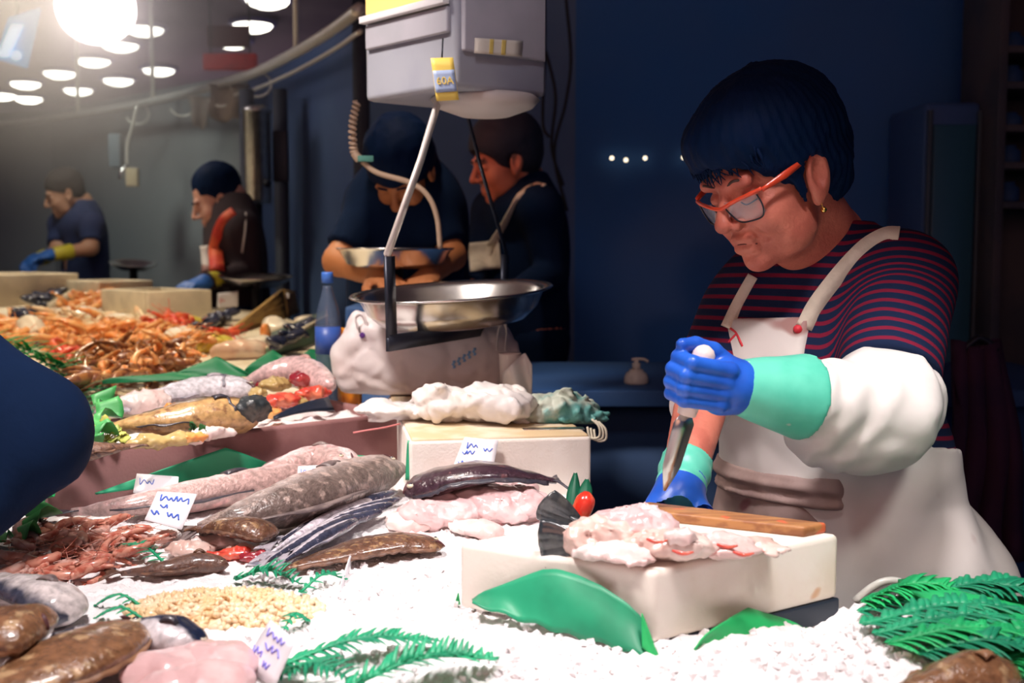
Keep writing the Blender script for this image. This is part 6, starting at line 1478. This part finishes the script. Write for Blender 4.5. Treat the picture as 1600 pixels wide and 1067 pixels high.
# ------------------------------------------------------------------ the other people
def worker(label, head, hy, hp, chestc, hipc, yaw, shA, elA, wrA, shB=None, elB=None, wrB=None, shirt=None, hairm=None, sleeve=1.0, gloveA=None, cuffA=None, gloveB=None, cuffB=None, skinm=None, hs=1.0, hairfn=None, build=1.0, floor=0., res=.011, bald=False):
    Ff, Lf = yawF(yaw); A = np.array([Ff, Lf, [0, 0, 1]]); f, l, u = headframe(hy, hp); toL, frL = loc(head, f, l, u); skinm = skinm or M['skin2']
    neckb = np.asarray(chestc)+np.array([0, 0, .21])
    def tor(p):
        d = sd_ell(p, chestc, (.115*build, .175*build, .20), A); d = smin(d, sd_ell(p, (np.asarray(chestc)+hipc)/2, (.12*build, .16*build, .2), A), .06); d = smin(d, sd_ell(p, hipc, (.125*build, .175*build, .17), A), .06)
        d = smin(d, sd_cap(p, neckb-[0, 0, .06], neckb, .08, .058), .05)
        if shB is not None: d = smin(d, sd_cap(p, shA, shB, .062), .05)
        else: d = smin(d, sd_ell(p, shA, (.075, .075, .075)), .05)
        return d
    def up(p):
        d = sd_cap(p, shA, elA, .056, .045)
        return d if shB is None else np.minimum(d, sd_cap(p, shB, elB, .056, .045))
    def fore(p):
        d = sd_cap(p, elA, wrA, .042, .028)
        return d if shB is None else np.minimum(d, sd_cap(p, elB, wrB, .042, .028))
    def legs_(p):
        d = 9.
        for s in (-1, 1):
            h = np.asarray(hipc)+Lf*s*.09; d = np.minimum(d, sd_cap(p, h, [h[0], h[1], floor+.48], .085, .058)); d = np.minimum(d, sd_cap(p, [h[0], h[1], floor+.48], [h[0], h[1], floor+.06], .056, .04)); d = np.minimum(d, sd_cap(p, [h[0], h[1], floor+.042], np.array([h[0], h[1], floor+.042])+Ff*.13, .04, .034))
        return d
    def hd(p): return smin(head_sdf(toL(p)/hs, 1.0, True)*hs, sd_cap(p, frL((-.03, 0, -.05)), neckb-[0, 0, .02], .054, .06), .02)
    def bod(p): return smin(smin(smin(tor(p)+.006, legs_(p), .05), up(p)+.005, .03), fore(p), .02)
    pts = [np.asarray(x, float) for x in (chestc, hipc, shA, elA, wrA, shB, elB, wrB) if x is not None]
    lo = np.min(pts, 0)-.24; hi = np.max(pts, 0)+.24; lo[2] = floor-.005
    mb = MB(); mb.add(surfnet(bod, lo, hi, res*1.25)); mb.add(surfnet(hd, np.asarray(head)-.2, np.asarray(head)+.16, .0055))
    ob = mb.build('person', skinm, anchor=[hipc[0], hipc[1], floor]); tag(ob, label, 'person')
    def clo(p):
        d = smin(tor(p)-.006, smin(up(p)-.008, (fore(p)-.010) if sleeve > 1 else up(p)-.008, .01), .03)
        if sleeve < 1:
            cutA = np.dot(p-(shA+(elA-shA)*sleeve), nrm(elA-shA)); nearA = sd_cap(p, shA, elA, .10); d = np.where((nearA < 0) & (cutA > 0) & (tor(p) > -.0), np.maximum(d, cutA), d)
            if shB is not None:
                cutB = np.dot(p-(shB+(elB-shB)*sleeve), nrm(elB-shB)); nearB = sd_cap(p, shB, elB, .10); d = np.where((nearB < 0) & (cutB > 0) & (tor(p) > .0), np.maximum(d, cutB), d)
        return smax(d, p[:, 2]-(neckb[2]+.005), .01)+.003*vnoise(p[:, 0], p[:, 1], p[:, 2], 4, 3)
    lo2 = lo.copy(); lo2[2] = min(hipc[2]-.2, min(x[2] for x in pts)-.1); v, f_ = surfnet(clo, lo2, hi, res); obj('shirt', v, f_, shirt or M['navy_cloth'], ob)
    # trousers
    def tr(p): return smax(smin(legs_(p)-.010, smax(tor(p)-.004, p[:, 2]-hipc[2], .02), .04), floor+.06-p[:, 2], .01)
    v, f_ = surfnet(tr, [hipc[0]-.36, hipc[1]-.36, floor], [hipc[0]+.36, hipc[1]+.36, hipc[2]+.05], .02); obj('trousers', v, f_, M['navy_cloth'], ob)
    def hr(p):
        q = toL(p)/hs
        if hairfn: return hairfn(q)*hs
        k = .006 if bald else .020
        d = sd_ell(q, (-.022, 0, .050), (.100+k, .079+k, .087+k)); d = smin(d, sd_ell(q, (-.06, 0, -.005), (.05+k*.5, .066+k*.5, .07)), .03)
        d = smax(d, -sd_ell(q, (.110, 0, -.065), (.092, .13, .12)), .008)
        for s in (-1, 1): d = smax(d, -sd_ell(q, (-.003, s*.105, -.022), (.026, .045, .040)), .006)
        return (d+.002*vnoise(q[:, 0], q[:, 1], q[:, 2], 18, 6))*hs
    v, f_ = surfnet(hr, np.asarray(head)-.22, np.asarray(head)+.22, .0065); obj('hair', v, f_, hairm or M['hair'], ob)
    for s in (-1, 1): obj('eyebrow', *tube(bez([frL(np.array((.095, s*.014, .020))*hs), frL(np.array((.096, s*.032, .026))*hs), frL(np.array((.083, s*.052, .020))*hs)], 8), .0032, 5), hairm or M['hair'], ob)
    for nm, e_, w_, gm, cm in (('A', elA, wrA, gloveA, cuffA), ('B', elB, wrB, gloveB, cuffB)):
        if w_ is None: continue
        d_ = nrm(np.asarray(w_)-e_); pl = nrm(np.array([0, 0.3, -1])-d_*np.dot([0, .3, -1], d_)); sd = np.cross(pl, d_)
        v, f_ = surfnet(lambda p: hand_open(p, w_, d_, pl, sd, 1.0 if gm is None else 1.12, .55), np.asarray(w_)-.20, np.asarray(w_)+.20, .0055)
        obj('glove' if gm else 'hand', v, f_, gm or skinm, ob)
        if cm: v, f_ = lathe([(.040, -.10), (.043, -.095), (.036, .0), (.034, .004), (.036, -.09)], w_, 20, axis=d_); obj('glove_cuff', v, f_, cm, ob)
    return ob, tor, frL, A, clo

# man in navy shirt, far
Y0 = 6.5; s_ = Y0/1800
worker('person in a navy short-sleeved shirt with blue gloves at the far stall', P(100, 302, Y0), 62, 22, P(132, 372, Y0+.05), P(135, 470, Y0+.1), 50,
       P(143, 352, Y0-.12), P(142, 388, Y0-.18), P(84, 397, Y0-.3), P(95, 350, Y0+.12), P(88, 395, Y0), P(60, 405, Y0-.25), shirt=mat('navy_shirt', (.022, .035, .10), (.03, .04, .11), 6, rough=.85), sleeve=.72, gloveA=M['glove_far'], cuffA=M['yellow_cuff'], gloveB=M['glove_far'], cuffB=M['yellow_cuff'], bald=True, hairm=mat('short_hair', (.05, .035, .03), rough=.8), skinm=mat('skin_far', (.52, .26, .15), rough=.5))
# woman with red scarf
Y0 = 4.95
def tall_hair(q):
    d = sd_ell(q, (-.03, 0, .06), (.105, .088, .098)); d = smin(d, sd_ell(q, (-.060, 0, -.06), (.06, .088, .125)), .03)+.004*vnoise(q[:, 0], q[:, 1], q[:, 2], 12, 4); d = smin(d, sd_ell(q, (-.02, 0, -.03), (.035, .086, .07)), .02)
    return smax(d, -sd_ell(q, (.120, 0, -.06), (.082, .13, .115)), .008)
sc, torS, frS, AS, cloS = worker('person with dark hair and a red scarf leaning over the far pan', P(338, 312, Y0), 72, 25, P(366, 380, Y0), P(372, 480, Y0+.05), 58,
       P(378, 358, Y0-.14), P(392, 425, Y0-.12), P(326, 439, Y0-.3), P(345, 360, Y0+.12), P(338, 420, Y0+.05), P(318, 444, Y0-.15), shirt=mat('dark_brown_top', (.035, .022, .03), rough=.9), sleeve=2, gloveA=M['glove_far'], cuffA=M['yellow_cuff'], gloveB=M['glove_far'], cuffB=M['yellow_cuff'], hairfn=tall_hair, skinm=mat('skin_pale', (.62, .34, .26), rough=.5))
def onto(fnc, pxs, y0, y1, lift=.006, n=24):
    return bez([front_march(fnc, x, y, y0, y1)[0]-[0, lift, 0] for x, y in pxs], n)
M['scarf'] = mat('red_scarf', (.66, .05, .03), (.78, .14, .05), 14, rough=.6)
c = onto(cloS, [(368, 332), (352, 345), (343, 365), (338, 392), (340, 422)], Y0-.5, Y0+.3); obj('scarf', *strap(c, [(1, 0, 0)]*24, np.linspace(.05, .06, 24), .02), M['scarf'], sc)
c = onto(cloS, [(322, 384), (324, 400), (326, 424)], Y0-.5, Y0+.3, .012, 10); obj('apron_bib', *strap(c, [(1, 0, 0)]*10, .045, .01), M['apron'], sc)
c = onto(cloS, [(385, 332), (384, 360), (379, 395)], Y0-.5, Y0+.3, .008, 10); obj('cord', *tube(c, .004, 6), M['apron'], sc)
# woman in black with white bib
Y0 = 3.7
w2, torW, frW, AW, cloW = worker('person in a black top with a white bib apron and a strap over the shoulder', P(788, 250, Y0), 72, 18, P(822, 372, Y0+.05), P(820, 520, Y0+.08), 62,
       P(845, 325, Y0-.15), P(862, 425, Y0-.13), P(800, 462, Y0-.3), P(770, 330, Y0+.12), P(745, 415, Y0+.05), P(735, 445, Y0-.15), sleeve=2, hairm=mat('dark_hair', (.018, .022, .04), rough=.7), hs=1.02, skinm=mat('skin_red', (.56, .20, .12), rough=.5))
c = onto(cloW, [(772, 385), (785, 360), (800, 330), (815, 303), (832, 288), (850, 290)], Y0-.6, Y0+.3); obj('strap', *strap(c, [(1, 0, .4)]*24, np.interp(np.linspace(0, 1, 24), [0, .4, 1], [.05, .026, .016]), .006), M['strap_c'], w2)
gr = [[front_march(cloW, 731+48*a+4*b, 380+44*b-5*a, Y0-.6, Y0+.3)[0]-[0, .012, 0] for b in np.linspace(0, 1, 8)] for a in np.linspace(0, 1, 8)]
gr = np.array(gr); gr[..., 1] = np.minimum(gr[..., 1], np.median(gr[..., 1])+.03); obj('apron_bib', *sheet(gr, .004), M['strap_c'], w2)
# bending worker behind the scale
Y0 = 3.25
def long_hair(q):
    d = sd_ell(q, (-.02, 0, .05), (.118, .098, .105)); d = smin(d, sd_ell(q, (-.05, 0, -.05), (.07, .09, .12)), .03)+.005*vnoise(q[:, 0], q[:, 1], q[:, 2], 12, 4); return smax(d, -sd_ell(q, (.13, 0, -.09), (.085, .10, .10)), .008)
w3, *_r = worker('person in black bending over behind the scale with bare forearms', P(628, 265, Y0), 15, 50, P(632, 345, Y0+.12), P(640, 470, Y0+.2), 10,
       P(672, 320, Y0+.05), P(705, 400, Y0+.0), P(672, 430, Y0-.22), P(582, 318, Y0+.08), P(528, 408, Y0-.02), P(588, 432, Y0-.22), sleeve=.8, hairfn=long_hair, skinm=mat('skin_warm', (.52, .20, .08), rough=.5), build=1.05)
# customer at the side, seen as a dark bent arm
def cust(p):
    sh, el, wr = P(-260, 470, 1.42), P(46, 676, 1.52), P(-110, 835, 1.40)
    d = smin(sd_cap(p, sh, el, .085, .078), sd_cap(p, el, wr, .072, .06), .04); b = np.array([-1.30, 1.30, 1.2]); d = smin(d, sd_ell(p, b, (.17, .2, .36)), .08); d = smin(d, sd_cap(p, b+[.03, .02, .24], sh, .10, .085), .06); d = smin(d, sd_cap(p, b-[0, 0, .2], [-1.32, 1.30, .06], .13, .07), .05)
    d = smin(d, sd_ell(p, [-1.30, 1.32, 1.70], (.085, .10, .125)), .03)
    return d+.004*vnoise(p[:, 0], p[:, 1], p[:, 2], 4, 2)+.002*np.sin(p[:, 0]*70+p[:, 2]*40)
v, f = surfnet(cust, [-1.52, 1.05, -.005], [-.45, 1.72, 1.86], .011)
o = obj('person', v, f, M['navy_cloth'])
wr_ = P(-120, 800, 1.40); wd_ = nrm(wr_-P(50, 662, 1.52)); pl_ = nrm(np.array([0, 0, -1.])-wd_*np.dot([0, 0, -1.], wd_)); v, f = surfnet(lambda p: hand_open(p, wr_+wd_*.05, wd_, pl_, np.cross(pl_, wd_), 1.05, .5), wr_-.26, wr_+.26, .006); obj('hand', v, f, M['skin2'], o)
tag(o, 'person in a dark navy coat, only the bent elbow in view', 'person')
